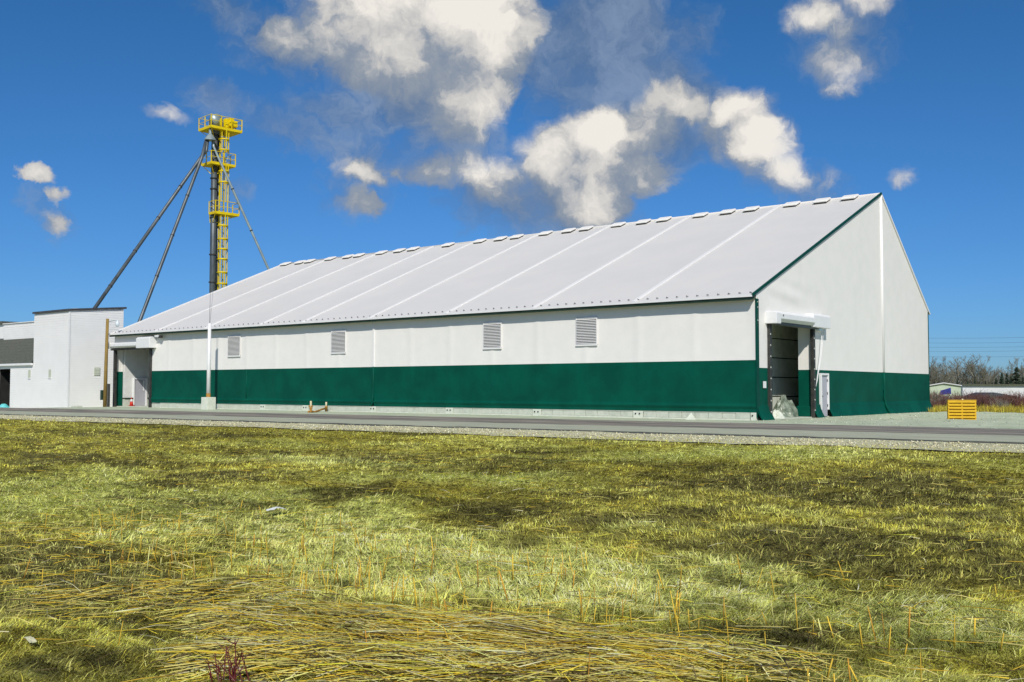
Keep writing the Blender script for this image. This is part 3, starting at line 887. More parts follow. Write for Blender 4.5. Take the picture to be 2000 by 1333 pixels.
# cyan tarpaulin lying in the opening
tp = MB().grid(lambda u, v: (-69.0+1.5*u, BY0-.5+1.0*v, -.29+.30*math.sin(math.pi*u)*math.sin(math.pi*v)*(.6+.9*float(fbm(u*5, v*4)))), np.linspace(0, 1, 22), np.linspace(0, 1, 12))
tag(tp.build('tarpaulin', cyan, None, smooth=True), 'crumpled cyan tarpaulin lying in the dark doorway of the white building', 'tarpaulin')

# ------------------------------------------------------------------ wooden lamp pole at the warehouse corner
lq = on(205, 780, 1, -.75)[0]; lz = on(209, 623, 1, -.72)[2]
lp = tag(empty('lamp_pole', (lq, -.75, -.1)), 'leaning wooden pole with a small lamp beside the warehouse corner', 'lamp pole')
MB().tube([(lq, -.75, -.3), (lq+.05, -.75, 3), (lq+.10, -.72, lz)], [.15, .13, .11], 10).build('pole', wood, lp, smooth=True)
MB().tube([(lq+.15, -.70, lz-.25), (lq+.5, -.45, lz-.15), (lq+.78, -.30, lz-.18)], .025, 6).build('lamp_arm', galvl, lp, smooth=True)
MB().tube([(lq+.78, -.30, lz-.10), (lq+.78, -.30, lz-.25), (lq+.78, -.30, lz-.37), (lq+.78, -.30, lz-.62)], [.04, .09, .16, .10], 12).build('lamp_head', lampg, lp, smooth=True)
MB().box(lq-.36, lq-.12, -.95, -.8, .5, 1.25).build('meter_box', dark_g, lp, bevel=.02)
bq = on(212, 780, 1, -.9)[0]
tag(MB().tube([(bq, -.9, -.3), (bq, -.9, 1.72)], .10, 10).build('bollard', steel_d, None), 'dark steel bollard standing next to the wooden lamp pole', 'bollard')
tag(MB().box(-55.9, -55.1, -1.9, -1.4, -.3, .05).build('concrete_block', conc, None, bevel=.03), 'low concrete block at the foot of the white building', 'concrete block')

# ------------------------------------------------------------------ white mast on its concrete footing
mx, my = -38.6, -1.55
ms = tag(empty('mast', (mx, my, 0)), 'slim white mast with thin whip on square concrete footing before green wall', 'mast')
MB().box(mx-.34, mx+.34, my-.34, my+.34, -.12, .80).build('footing', concp, ms, bevel=.025)
MB().tube([(mx-.02, my, .80), (mx-.02, my, 1.05)], .15, 10).build('base_collar', rust, ms)
MB().tube([(mx-.02, my, 1.0), (mx-.02, my, 3.2), (mx, my, 5.72)], [.135, .125, .11], 14).build('pole', paint_w, ms, smooth=True)
MB().tube([(mx, my, 5.7), (mx+.01, my, 6.9)], .014, 6).build('whip', steel_d, ms)
MB().tube([(mx+.01, my, 6.9), (mx+.03, my, 8.2)], .010, 5).build('whip_tip', wire, ms)
MB().tube([(mx+.05, my, 5.75), (mx+.32, my, 7.8)], .008, 4).build('stay_wire', wire, ms)

# ------------------------------------------------------------------ rusty pipe riser by the road
p1 = on(607, 806, 2, 0); p2 = on(637, 803.5, 2, 0)
pr = tag(empty('pipe_riser', (p1[0], p1[1], 0)), 'rusty yellow pipe loop with two short risers at the road edge', 'pipe riser')
z0 = -.06
p1 = np.array([p1[0], p1[1], z0]); p2 = np.array([p2[0], p2[1], z0])
for p, h in ((p1, .72), (p2, .62)):
    MB().tube([p+(0, 0, .0), p+(0, 0, .34)], .075, 10).build('lower_pipe', rust, pr, smooth=True)
    MB().tube([p+(0, 0, .30), p+(0, 0, h)], .058, 10).build('riser', cream, pr, smooth=True)
    MB().tube([p+(0, 0, .28), p+(0, 0, .36)], .10, 10).build('flange', rust, pr)
mid_ = (p1+p2)/2
MB().tube([p1+(0, 0, .12), p1*.75+p2*.25+(0, 0, .07), mid_+(0, 0, .13), p1*.25+p2*.75+(0, 0, .20), p2+(0, 0, .24)], .06, 8).build('cross_pipe', rust, pr, smooth=True)
MB().tube([p1+(-.1, -.06, .42), p1+(.1, .05, .42)], .05, 8).build('valve', rust, pr)
MB().tube([p1+(-.1, -.05, .16), p1+(-.14, -.1, .0)], .05, 8).build('elbow', rust, pr)

# ------------------------------------------------------------------ grain elevator leg with yellow ladder and platforms
TX, TY = -61.9, 14.8
ANG = math.radians(-6)
TA = np.array([math.cos(ANG), math.sin(ANG), 0]); TB = np.array([-math.sin(ANG), math.cos(ANG), 0])     # TA ~ +x, TB ~ +y
TO = np.array([TX, TY, 0.0])
def TP(a, b, z): return TO+TA*a+TB*b+np.array([0, 0, z])
tw = tag(empty('elevator_tower', (TX, TY, -.2)), 'tall grey grain elevator leg with yellow caged ladder, platforms and slanting spouts', 'grain elevator')
leg = MB().tube([TP(0, 0, -.3), TP(0, 0, 13), TP(0, 0, 25.6)], .28, 20).build('leg_casing', galv, tw, smooth=True)
MB().tube([TP(-.25, .62, -.3), TP(-.25, .62, 25.4)], .17, 12).build('return_casing', galv, tw, smooth=True)
for z in (3, 6, 8.6, 11.3, 13.9, 17.4, 20.1, 21.1, 23.6):
    MB().tube([TP(0, 0, z-.05), TP(0, 0, z+.05)], .36, 20).build('flange', steel_d, leg)
# head section
MB().tube([TP(-.32, .1, 26.65), TP(.32, .1, 26.65)], .56, 20).build('head_drum', galvl, tw, smooth=True)
MB().hexa([TP(-.3, -.35, 25.3), TP(.3, -.35, 25.3), TP(.3, .8, 25.3), TP(-.3, .8, 25.3), TP(-.3, -.45, 26.6), TP(.3, -.45, 26.6), TP(.3, .65, 26.6), TP(-.3, .65, 26.6)]).build('head_body', galv, tw, bevel=.02)
def orient_box(a0, a1, b0, b1, z0, z1):
    return MB().hexa([TP(a0, b0, z0), TP(a1, b0, z0), TP(a1, b1, z0), TP(a0, b1, z0), TP(a0, b0, z1), TP(a1, b0, z1), TP(a1, b1, z1), TP(a0, b1, z1)])
orient_box(-.1, .75, 1.15, 2.0, 26.15, 26.75).build('drive_guard', yel, tw, bevel=.06)
orient_box(.0, .6, 1.25, 1.7, 26.75, 27.0).build('drive_motor', yel, tw, bevel=.05)
orient_box(.0, .55, .85, 1.15, 26.0, 26.9).build('drive_bracket', yel, tw, bevel=.03)

def platform(a0, a1, b0, b1, z, holes=None, rails='abcd', h=1.12, npa=2, npb=2):
    pf = orient_box(a0, a1, b0, b1, z-.10, z-.05).build('platform', yel, tw)
    MB().bar(TP(a0, b0, z), TP(a1, b0, z), .05, .24).bar(TP(a1, b0, z), TP(a1, b1, z), .05, .24).bar(TP(a1, b1, z), TP(a0, b1, z), .05, .24).bar(TP(a0, b1, z), TP(a0, b0, z), .05, .24).build('toe_board', yel, pf)
    posts = []
    def side(p, q, n):
        for i in range(n+1):
            t = i/n
            posts.append((round(p[0]+(q[0]-p[0])*t, 3), round(p[1]+(q[1]-p[1])*t, 3)))
        for zz, r in ((h, .03), (h*.53, .025)):
            MB().tube([TP(p[0], p[1], z+zz), TP(q[0], q[1], z+zz)], r, 6).build('rail', yel, pf)
    if 'a' in rails: side((a0, b0), (a1, b0), npa)
    if 'b' in rails: side((a1, b0), (a1, b1), npb)
    if 'c' in rails: side((a1, b1), (a0, b1), npa)
    if 'd' in rails: side((a0, b1), (a0, b0), npb)
    for p in sorted(set(posts)):
        MB().bar(TP(p[0], p[1], z-.05), TP(p[0], p[1], z+h+.02), .07).build('rail_post', yel, pf)
    # knee braces
    for (a, b) in ((a1*.9, b0*.9), (a1*.9, b1*.9), (a0*.9, b0*.9)):
        MB().bar(TP(a, b, z-.12), TP(np.sign(a)*.25, np.sign(b)*.2, z-.85), .06).build('brace', yel, pf)
    return pf
platform(-1.25, 1.05, -.95, 2.25, 25.72, npb=3, npa=2)
platform(-1.0, .8, -.75, 1.75, 22.4, rails='abc', npb=2)
platform(-.2, 1.0, -.35, 2.1, 17.75, rails='abc', npb=2, npa=1)
# ladder with safety cage on the side towards the yard
LA, LB = .34, .62
for b in (LB-.22, LB+.22):
    MB().bar(TP(LA, b, 5), TP(LA, b, 26.8), .10, .08).build('ladder_rail', yel, tw)
rg = MB()
z = 5.2
while z < 26:
    rg.tube([TP(LA, LB-.22, z), TP(LA, LB+.22, z)], .018, 5, cap=False); z += .3
tag(rg.build('ladder_rungs', yel, tw), kind='stuff')
for z in (6.6, 7.7, 8.9, 10.0, 11.15, 12.2, 13.45, 14.4, 15.35, 16.6, 20.7, 21.75, 23.75, 24.75):
    pts = [TP(LA+.0, LB-.36, z)]+[TP(LA+.36+.40*math.sin(t)-.36+.36, LB-.40*math.cos(t), z) for t in np.linspace(.0, math.pi, 9)]+[TP(LA, LB+.36, z)]
    MB().tube(pts, .078, 6).build('cage_hoop', yel, tw, smooth=True)
for t in (.5, 1.57, 2.6):
    a, b = LA+.36+.40*math.sin(t), LB-.40*math.cos(t)
    for z0_, z1_ in ((6.6, 17.6), (18.8, 22.3), (23.5, 25.6)):
        MB().bar(TP(a, b, z0_), TP(a, b, z1_), .085, .05).build('cage_strap', yel, tw)
MB().tube([TP(.3, 1.25, 5), TP(.3, 1.25, 25.5)], .03, 6).build('conduit', beige, tw)
MB().tube([TP(.3, 1.5, 18), TP(.3, 1.3, 25.5)], .02, 5).build('conduit', beige, tw)
# distributor cone and spouts; the spouts run off to the buildings
cn = TP(.55, -.75, 24.6)
ds = MB().tube([cn+(0, 0, .95), cn+(0, 0, .5), cn+(0, 0, .0), cn+(0, 0, -.12)], [.12, .15, .52, .52], 16).build('distributor_cone', galvl, tw)
MB().tube([TP(.2, -.35, 25.6), cn+(0, 0, .9)], .14, 10).build('down_pipe', galvl, tw, smooth=True)
def spout(pts, r, m):
    s_ = MB().tube(pts, r, 12).build('spout', m, tw, smooth=True)
    pts = [np.array(p, float) for p in pts]
    for i in range(len(pts)-1):
        L = np.linalg.norm(pts[i+1]-pts[i]); d = (pts[i+1]-pts[i])/L
        k = 1
        while k*4.2 < L:
            c = pts[i]+d*4.2*k
            MB().tube([c-d*.05, c+d*.05], r+.028, 12).build('clamp', steel_d, s_)
            k += 1
e2 = on(183, 603, 2, 7.85)
spout([cn+(-.1, -.2, -.1), cn+(-.12, -.32, -1.15), cn+(-.3, -.75, -1.8), (e2[0], e2[1], 7.75)], .15, galv)
b1 = on(379, 327, 0, TX); b1e = on(275, 622, 0, -60.0)
dirv = b1e-cn; q3 = cn+dirv*1.55
spout([cn+(-.25, -.25, -.05), cn+dirv*.12+np.array([-.1, 0, .15]), cn+dirv, q3 if q3[2] > .5 else cn+dirv*1.4], .15, galv)
b3e = on(524, 525, 0, -58.8)
dv = b3e-cn
spout([cn+(.05, .25, -.05), cn+dv*.06, b3e, cn+dv*1.45], .115, galvl)

# ------------------------------------------------------------------ things by the doors
def extinguisher(c, label):
    e = tag(empty('fire_extinguisher', c), label, 'fire extinguisher')
    c = np.array(c, float)
    MB().tube([c, c+(0, 0, .03), c+(0, 0, .40), c+(0, 0, .47)], [.07, .08, .08, .03], 12).build('cylinder', red, e, smooth=True)
    MB().tube([c+(0, 0, .46), c+(0, 0, .54)], .03, 8).build('valve', steel_d, e)
    MB().tube([c+(.0, .04, .52), c+(.05, .1, .42), c+(.05, .1, .15)], .015, 6).build('hose', steel_d, e)
extinguisher((-LEN+.42, 3.02, 1.05), 'red fire extinguisher hung on the shaded wall right of the inner grey door')
tc_ = (-LEN+.9, .95, .03)
cn_ = tag(empty('traffic_cone', tc_), 'small red and white traffic cone in front of the inner plinth', 'traffic cone')
c = np.array(tc_)
MB().box(c[0]-.18, c[0]+.18, c[1]-.18, c[1]+.18, .027, .06).build('base', red, cn_)
MB().tube([c+(0, 0, .03), c+(0, 0, .34)], [.15, .10], 14).build('body', red, cn_, smooth=True)
MB().tube([c+(0, 0, .34), c+(0, 0, .52)], [.10, .065], 14).build('collar', paint_w, cn_, smooth=True)
MB().tube([c+(0, 0, .52), c+(0, 0, .66)], [.065, .03], 14).build('tip', red, cn_, smooth=True)

def heap(name, cx, cy, rx_, ry_, h, m, label, cat, seed, zb=.02):
    def fn(u, v):
        a = 2*math.pi*u; r = v
        nz = float(fbm(3*math.cos(a)*r+seed, 3*math.sin(a)*r+seed, 4))
        n2 = float(fbm(8*math.cos(a)*r+seed+9, 8*math.sin(a)*r+seed, 3))
        rr = r*(1+.35*(nz-.5))
        return (cx+rx_*rr*math.cos(a), cy+ry_*rr*math.sin(a), zb+h*(1-r**2)*(.55+.7*nz)+.30*h*(n2-.5)*(1-r**2) if r < 1 else zb-.02)
    us = list(np.linspace(0, 1, 49)); vs = list(np.linspace(0.001, 1, 22))
    return tag(MB().grid(fn, us, vs).build(name, m, None), label, cat)
heap('plastic_heap', -1.0, 5.15, .62, .85, .95, greyplas, 'crumpled grey-green plastic sheeting heaped inside the open gable doorway', 'plastic sheeting', 3)
heap('sand_pile', -.35, 2.75, .40, .55, .42, concp, 'small pale pile of gravel at the left side of the gable doorway', 'gravel pile', 8)
rk = MB().add([(0, 0, 0), (.45, .05, 0), (.38, .34, 0), (.05, .3, 0), (.2, .17, .32)], [(0, 1, 4), (1, 2, 4), (2, 3, 4), (3, 0, 4), (3, 2, 1, 0)])
rk.v = [(a-3.2, b-.65, c_-.02) for a, b, c_ in rk.v]
tag(rk.build('rock', concp, None), 'pale pointed rock lying against the foundation blocks near the corner', 'rock')

# ------------------------------------------------------------------ yellow pallet standing on its edge
pa = np.array([6.42, 5.82]); pb_ = np.array([7.42, 6.55])
u2 = (pb_-pa)/np.linalg.norm(pb_-pa); n2_ = np.array([u2[1], -u2[0]])       # n2_ towards the camera side
zg = float(yard_z(np.array([6.9]), np.array([6.2]))[0])
PW = float(np.linalg.norm(pb_-pa)); PH = .95
def PP(a, d, z): return (pa[0]+u2[0]*a+n2_[0]*d, pa[1]+u2[1]*a+n2_[1]*d, zg-.02+z)
def pbx(a0, a1, d0, d1, z0, z1): return MB().hexa([PP(a0, d1, z0), PP(a1, d1, z0), PP(a1, d0, z0), PP(a0, d0, z0), PP(a0, d1, z1), PP(a1, d1, z1), PP(a1, d0, z1), PP(a0, d0, z1)])
ycol = mat('yellow_pallet_paint', (.72, .44, .010), (.62, .36, .010), 5, .6, .4, 25, grime=.35, gcol=(.50, .26, .02), gscale=5, stretch=(1, 1, 3))
pal = tag(empty('pallet', (pa[0], pa[1], zg)), 'yellow painted pallet standing on its edge on the gravel yard', 'pallet')
for k in range(7):
    z0_ = k*.137
    pbx(0, PW, -.022, 0, z0_, z0_+.090).build('slat', ycol, pal, bevel=.004)
    if k < 6:
        pbx(0, PW, -.145, -.123, max(0, z0_+.02), z0_+.150).build('slat', ycol, pal, bevel=.004)
for a in (0.0, PW/2-.03, PW-.06):
    pbx(a, a+.06, -.122, -.023, 0, PH-.03).build('stringer', ycol, pal, bevel=.004)
pbx(-.01, PW+.01, -.15, .004, PH-.028, PH).build('top_board', ycol, pal)
pbx(PW/2+.0, PW/2+.06, -.08, -.02, PH, PH+.05).build('hook', cream, pal)

# ------------------------------------------------------------------ far background on the right
def at(px, py, dist, z=None):
    d = raydir(px, py); t = dist/math.hypot(d[0], d[1]); return CAM+d*t
def far_box(name, px0, px1, dist, ztop, zbase, m, parent=None, depth=6.0):
    a = at(px0, 760, dist); b = at(px1, 760, dist*1.02)
    u = (b-a)[:2]; u = u/np.linalg.norm(u); n = np.array([-u[1], u[0]])*depth
    pts = [(a[0], a[1]), (b[0], b[1]), (b[0]+n[0], b[1]+n[1]), (a[0]+n[0], a[1]+n[1])]
    return MB().hexa([(*p, zbase) for p in pts]+[(*p, ztop) for p in pts]).build(name, m, parent)
zf = -2.0
s1 = tag(empty('green_shed', tuple(at(1850, 780, 150)[:2])+(zf,)), 'pale green gabled shed behind the red bushes beside the warehouse', 'shed')
d1 = 150
a = at(1790, 760, d1)[:2]; b = at(1877, 760, d1)[:2]; u = (b-a)/np.linalg.norm(b-a); n_ = np.array([-u[1], u[0]])
w_ = np.linalg.norm(b-a)
def SP(s, d, z): return (a[0]+u[0]*s+n_[0]*d, a[1]+u[1]*s+n_[1]*d, z)
zt = lambda py, d: 1.368+(760-py)/FPX*d*math.cos(.42)
MB().add([SP(0, 0, zf), SP(w_, 0, zf), SP(w_, 0, zt(753, d1)), SP(w_*.62, 0, zt(748, d1)), SP(0, 0, zt(757, d1)), SP(0, 9, zf), SP(w_, 9, zf), SP(w_, 9, zt(753, d1)), SP(w_*.62, 9, zt(748, d1)), SP(0, 9, zt(757, d1))],
         [(0, 1, 2, 3, 4), (9, 8, 7, 6, 5), (2, 1, 6, 7), (4, 3, 8, 9), (3, 2, 7, 8)]).build('wall', palep, s1)
MB().bar(SP(-.1, -.1, zt(756.4, d1)), SP(w_*.62, -.1, zt(747.3, d1)), .3, .12).bar(SP(w_*.62, -.1, zt(747.3, d1)), SP(w_+.1, -.1, zt(752.4, d1)), .3, .12).build('roof_edge', whitep, s1)
tb = MB()
b0 = at(1833, 768, 120); 
tb.hexa([tuple(at(1834, 772, 120)), tuple(at(1858, 770, 120)), tuple(at(1858, 770, 122)), tuple(at(1834, 772, 122)), tuple(at(1838, 763, 120)), tuple(at(1857, 757.5, 120)), tuple(at(1857, 757.5, 122)), tuple(at(1838, 763, 122))])
bt = at(1846, 770, 120)
tr = tag(empty('tarped_trailer', (bt[0], bt[1], float(gz(bt[0], bt[1])))), 'trailer with a blue tarpaulin in front of the pale green shed', 'trailer')
for v_i, q in enumerate(tb.v): pass
tb.build('blue_tarpaulin', blue, tr)
l0 = at(1830, 775, 121); l1 = at(1862, 775, 121)
gzz = float(gz(l0[0], l0[1]))
MB().bar((l0[0], l0[1], gzz+.55), (l1[0], l1[1], gzz+.55), 1.6, .5).build('bed', maroon, tr)
for q in (l0, l1):
    MB().tube([(q[0], q[1]-.9, gzz+.35), (q[0], q[1]+.9, gzz+.35)], .35, 12).build('wheel', steel_d, tr)
s2 = tag(empty('long_shed', tuple(at(1945, 780, 165)[:2])+(zf,)), 'long low white shed in front of the bare trees', 'shed')
far_box('wall', 1880, 2120, 165, zt(751, 165), zf, whitep, s2, 14)
far_box('roof', 1879, 2121, 164.5, zt(749.7, 165), zt(751, 165), shingle, s2, 15)
s3 = tag(empty('dark_shed', tuple(at(1935, 780, 130)[:2])+(zf,)), 'small dark brown shed roof showing above the red bushes', 'shed')
a3 = at(1902, 760, 130)[:2]; b3 = at(1985, 760, 131)[:2]
u3 = (b3-a3); n3 = np.array([-u3[1], u3[0]])/np.linalg.norm(u3)*5
def S3(t, d, z): return (a3[0]+u3[0]*t+n3[0]*d, a3[1]+u3[1]*t+n3[1]*d, z)
MB().hexa([S3(0, 0, zf), S3(1, 0, zf), S3(1, 1, zf), S3(0, 1, zf), S3(0, 0, zt(774, 130)), S3(1, 0, zt(773, 130)), S3(1, 1, zt(773, 130)), S3(0, 1, zt(774, 130))]).build('wall', redtwig, s3)
MB().hexa([S3(-.02, -.05, zt(774, 130)), S3(1.02, -.05, zt(773, 130)), S3(1.02, 1.1, zt(773, 130)), S3(-.02, 1.1, zt(774, 130)), S3(.22, .3, zt(766, 130)), S3(.56, .3, zt(766, 130)), S3(.6, .8, zt(766, 130)), S3(.22, .8, zt(766, 130))]).build('roof', roof_d, s3)

# --- trees
def bare_tree(seed, h):
    rr = random.Random(seed)
    tr_, cr_ = MB(), MB()
    def grow(p, d, L, r, lvl, mb):
        pts = [p]; q = p; dd = d
        for i in range(3):
            dd = dd+np.array([rr.gauss(0, .10), rr.gauss(0, .10), .05]); dd /= np.linalg.norm(dd)
            q = q+dd*L/3; pts.append(q)
        mb.tube(pts, [r, r*.85, r*.7, r*.5], 4 if lvl else 6, cap=False)
        if lvl >= 4: return
        for i in range(4 if lvl else 9):
            t = rr.uniform(.35, 1.0)
            k = min(2, int(t*3)); s0 = pts[k]+(pts[k+1]-pts[k])*(t*3-k)
            az_ = rr.uniform(0, 6.28); sp = rr.uniform(.35, .8)
            nd = dd*math.cos(sp)+np.array([math.cos(az_), math.sin(az_), .25])*math.sin(sp); nd /= np.linalg.norm(nd)
            grow(s0, nd, L*rr.uniform(.42, .62), max(r*.5, .016), lvl+1, cr_)
    grow(np.zeros(3), np.array([0, 0, 1.]), h*.62, h*.016, 0, tr_)
    return tr_, cr_
def proto_meshes(mb, m, name):
    me = bpy.data.meshes.new(name)
    me.from_pydata([tuple(p) for p in mb.v], [], mb.f); me.materials.append(m); me.update()
    return me
tproto = []
for i in range(4):
    t_, c_ = bare_tree(40+i, 8.2)
    tproto.append((proto_meshes(t_, bark, 'trunk'), proto_meshes(c_, twig, 'crown')))
def put_tree(name, meshes, loc, s, rot, label, cat, group):
    o = tag(empty(name, loc), label, cat, group)
    for nm, me in zip(('trunk', 'crown'), meshes):
        c = bpy.data.objects.new(nm, me); COL.objects.link(c); c.parent = o
    o.scale = (s[0], s[0], s[1]); o.rotation_euler = (0, 0, rot)
    return o
for i in range(34):
    px = 1806+i*6.8+R.uniform(-3, 3); dist = 205+R.uniform(-14, 22)
    p = at(px, 760, dist)
    s = R.uniform(.80, 1.08)*(1.12 if 1860 < px < 1915 else .92 if px > 1925 else 1.0)
    where = 'behind the pale green shed' if px < 1880 else 'behind the long white shed' if px < 1968 else 'beside the tall dark spruce'
    size = 'tall' if s > 1.02 else 'low' if s < .84 else 'middling'
    put_tree('bare_tree', tproto[i % 4], (p[0], p[1], -2.05), (s*1.15, s*1.03), R.uniform(0, 6.28), '%s bare grey leafless tree %s' % (size, where), 'tree', '%s bare trees %s' % (size, where))
def spruce(seed, h):
    rr = random.Random(seed)
    tr_, cr_ = MB(), MB()
    tr_.tube([(0, 0, 0), (0, 0, h*.95)], [h*.02, .02], 6)
    for i in range(240):
        z = h*(.10+.88*(i/240)**.9); rmax = (h-z)*.27+.10
        a_ = rr.uniform(0, 6.28); L = rmax*rr.uniform(.65, 1.1)
        d_ = np.array([math.cos(a_), math.sin(a_), 0]); s_ = np.array([-d_[1], d_[0], 0])
        p0 = np.array([0, 0, z]); tip = p0+d_*L+np.array([0, 0, -.22*L])
        for k in range(5):
            t = .25+.75*k/4
            c0 = p0+(tip-p0)*t; w = .22*L*(1.15-t)+.07
            cr_.add([c0-d_*.10, c0+s_*w+np.array([0, 0, -.08]), c0+d_*.16+np.array([0, 0, -.05]), c0-s_*w+np.array([0, 0, -.08]), c0+np.array([0, 0, .08])], [(0, 1, 4), (1, 2, 4), (2, 3, 4), (3, 0, 4), (0, 3, 2, 1)])
    return tr_, cr_
sproto = []
for i in range(2):
    t_, c_ = spruce(90+i, 8.0)
    sproto.append((proto_meshes(t_, bark, 'trunk'), proto_meshes(c_, needle, 'crown')))
for i, (px, py, dist, wd) in enumerate(((1986, 715.5, 190, 1.15), (1957, 726, 186, .8), (1967, 727, 192, .7), (1870, 740, 182, .7), (1904, 740, 184, .8), (1938, 745, 180, .7), (1998, 734, 184, .8), (1925, 742, 188, .7), (1946, 737, 188, .9), (1975, 733, 190, .9), (1890, 743, 186, .8))):
    p = at(px, 760, dist); top = zt(py, dist)
    s = (top+2.05)/8.0
    put_tree('spruce_tree', sproto[i % 2], (p[0], p[1], -2.05), (s*wd, s), R.uniform(0, 6), 'tall dark spruce rising above the long white shed' if i == 0 else 'small dark spruce close beside the tall spruce' if i in (1, 2, 6, 9) else 'small dark spruce among bare trees behind the sheds', 'tree', 'small spruces beside the tall one' if i in (1, 2, 6, 9) else 'spruces among the bare trees')

# --- red-brown shrubs
def shrub(seed):
    rr = random.Random(seed); mb = MB()
    for i in range(80):
        a_ = rr.uniform(0, 6.28); r0 = rr.uniform(0, .55); h = rr.uniform(1.0, 2.2)
        p = np.array([math.cos(a_)*r0, math.sin(a_)*r0, 0]); d = np.array([math.cos(a_)*r0*.8+rr.gauss(0, .12), math.sin(a_)*r0*.8+rr.gauss(0, .12), 1.0])
        q = p+d*h*.6; e = p+d*h+np.array([rr.gauss(0, .1), rr.gauss(0, .1), 0])
        mb.tube([p, q, e], [.018, .014, .006], 3, cap=False)
        for k in range(4):
            s0 = p+d*h*rr.uniform(.3, .9); mb.tube([s0, s0+np.array([rr.gauss(0, .25), rr.gauss(0, .25), rr.uniform(.15, .45)])], [.010, .005], 3, cap=False)
    return proto_meshes(mb, redtwig, 'red_shrub')
shr = [shrub(200+i) for i in range(3)]
shr.append(shr[0].copy()); shr[3].materials[0] = twig
for i in range(64):
    px = 1812+(i*3.63 % 210)+R.uniform(-4, 4); dist = 72+R.uniform(0, 26)
    p = at(px, 760, dist)
    o = bpy.data.objects.new('red_shrub', shr[i % 4]); COL.objects.link(o)
    o.location = (p[0], p[1], float(gz(p[0], p[1]))-.03)
    s = R.uniform(.36, .62)*(1.35 if i % 6 == 0 else 1.0)
    o.scale = (s*1.35, s*1.35, s); o.rotation_euler = (0, 0, R.uniform(0, 6))
    kind = 'grey-brown' if i % 4 == 3 else 'red-brown'
    where = 'in front of the pale green shed' if px < 1880 else 'in front of the dark brown shed roof' if px < 1960 else 'in front of the long white shed'
    tag(o, 'bare %s twiggy shrub %s' % (kind, where), 'shrub', '%s shrubs %s' % (kind, where))

# --- power lines past the far end of the yard
for i, (ya, yb) in enumerate(((655, 652), (664, 662), (672, 671), (680, 679), (690, 691))):
    a_ = at(1560, ya-2, 240); b_ = at(2330, yb-6, 205)
    pts = []
    for t in np.linspace(0, 1, 25):
        q = a_+(b_-a_)*t; q[2] -= 4*1.1*t*(1-t)
        pts.append(q)
    tag(MB().tube(pts, .015, 4).build('power_line', wire, None), ['topmost', 'second highest', 'middle', 'second lowest', 'lowest'][i]+' of five thin power lines crossing the sky behind the warehouse', 'power line', 'power lines')
for px, dist, ztop_ in ((1560, 240, 15.0), (2330, 205, 14.5)):
    q = at(px, 760, dist)
    up = tag(empty('utility_pole', (q[0], q[1], -2.0)), 'wooden utility pole carrying the power lines ' + ('behind the warehouse' if px < 2000 else 'beyond the yard'), 'utility pole')
    MB().tube([(q[0], q[1], -2.2), (q[0], q[1], ztop_+.6)], [.2, .13], 8).build('pole', wood, up)
    for z in (ztop_-1.0, ztop_-.1):
        MB().box(q[0]-1.2, q[0]+1.2, q[1]-.07, q[1]+.07, z-.1, z+.1).build('crossarm', wood, up)

# ------------------------------------------------------------------ grass, straw, stones (real blades, uncountable)
rng = np.random.default_rng(5)
def big_mesh(name, V, faces_q, faces_t, tint, material, smooth=False):
    """fast mesh from arrays: quads and triangles, one tint per vertex"""
    me = bpy.data.meshes.new(name)
    nq, nt = len(faces_q), len(faces_t)
    me.vertices.add(len(V)); me.vertices.foreach_set('co', np.ascontiguousarray(V, dtype=np.float32).ravel())
    loops = np.concatenate([faces_q.ravel(), faces_t.ravel()]).astype(np.int32)
    me.loops.add(len(loops)); me.loops.foreach_set('vertex_index', loops)
    me.polygons.add(nq+nt)
    start = np.concatenate([np.arange(nq)*4, nq*4+np.arange(nt)*3]).astype(np.int32)
    me.polygons.foreach_set('loop_start', start)
    if tint is not None:
        at_ = me.attributes.new('tint', 'FLOAT_COLOR', 'POINT')
        at_.data.foreach_set('color', np.concatenate([tint, np.ones((len(tint), 1))], 1).astype(np.float32).ravel())
    me.update(calc_edges=True); me.validate()
    me.materials.append(material)
    o = bpy.data.objects.new(name, me); COL.objects.link(o)
    return o
def blades(name, P, az_, lean, L, W, tint, material, curl=.5):
    n = len(P)
    d = np.stack([np.cos(az_), np.sin(az_)], 1); s = np.stack([-d[:, 1], d[:, 0]], 1)
    tw_ = rng.uniform(-.8, .8, n)
    s = s*np.cos(tw_)[:, None]+d*np.sin(tw_)[:, None]
    def pt(t, ln):
        q = np.empty((n, 3)); q[:, :2] = P[:, :2]+d*(L*t*np.sin(ln))[:, None]; q[:, 2] = P[:, 2]+L*t*np.cos(ln); return q
    m1 = pt(.55, lean*(1-curl*.35)); tp_ = pt(1.0, np.minimum(lean*(1+curl*.25), 1.62))
    S = np.zeros((n, 3)); S[:, :2] = s*(W/2)[:, None]
    V = np.empty((n, 5, 3)); V[:, 0] = P-S; V[:, 1] = P+S; V[:, 2] = m1+S*.85; V[:, 3] = m1-S*.85; V[:, 4] = tp_
    b = (np.arange(n)*5)[:, None]
    q = b+np.array([[0, 1, 2, 3]]); t3 = b+np.array([[3, 2, 4]])
    return big_mesh(name, V.reshape(-1, 3), q, t3, np.repeat(tint, 5, 0), material)

def ground_at(px, py):
    z = -.6
    for _ in range(6):
        p = on(px, py, 2, z); z = float(gz(p[0], p[1]))
    return p
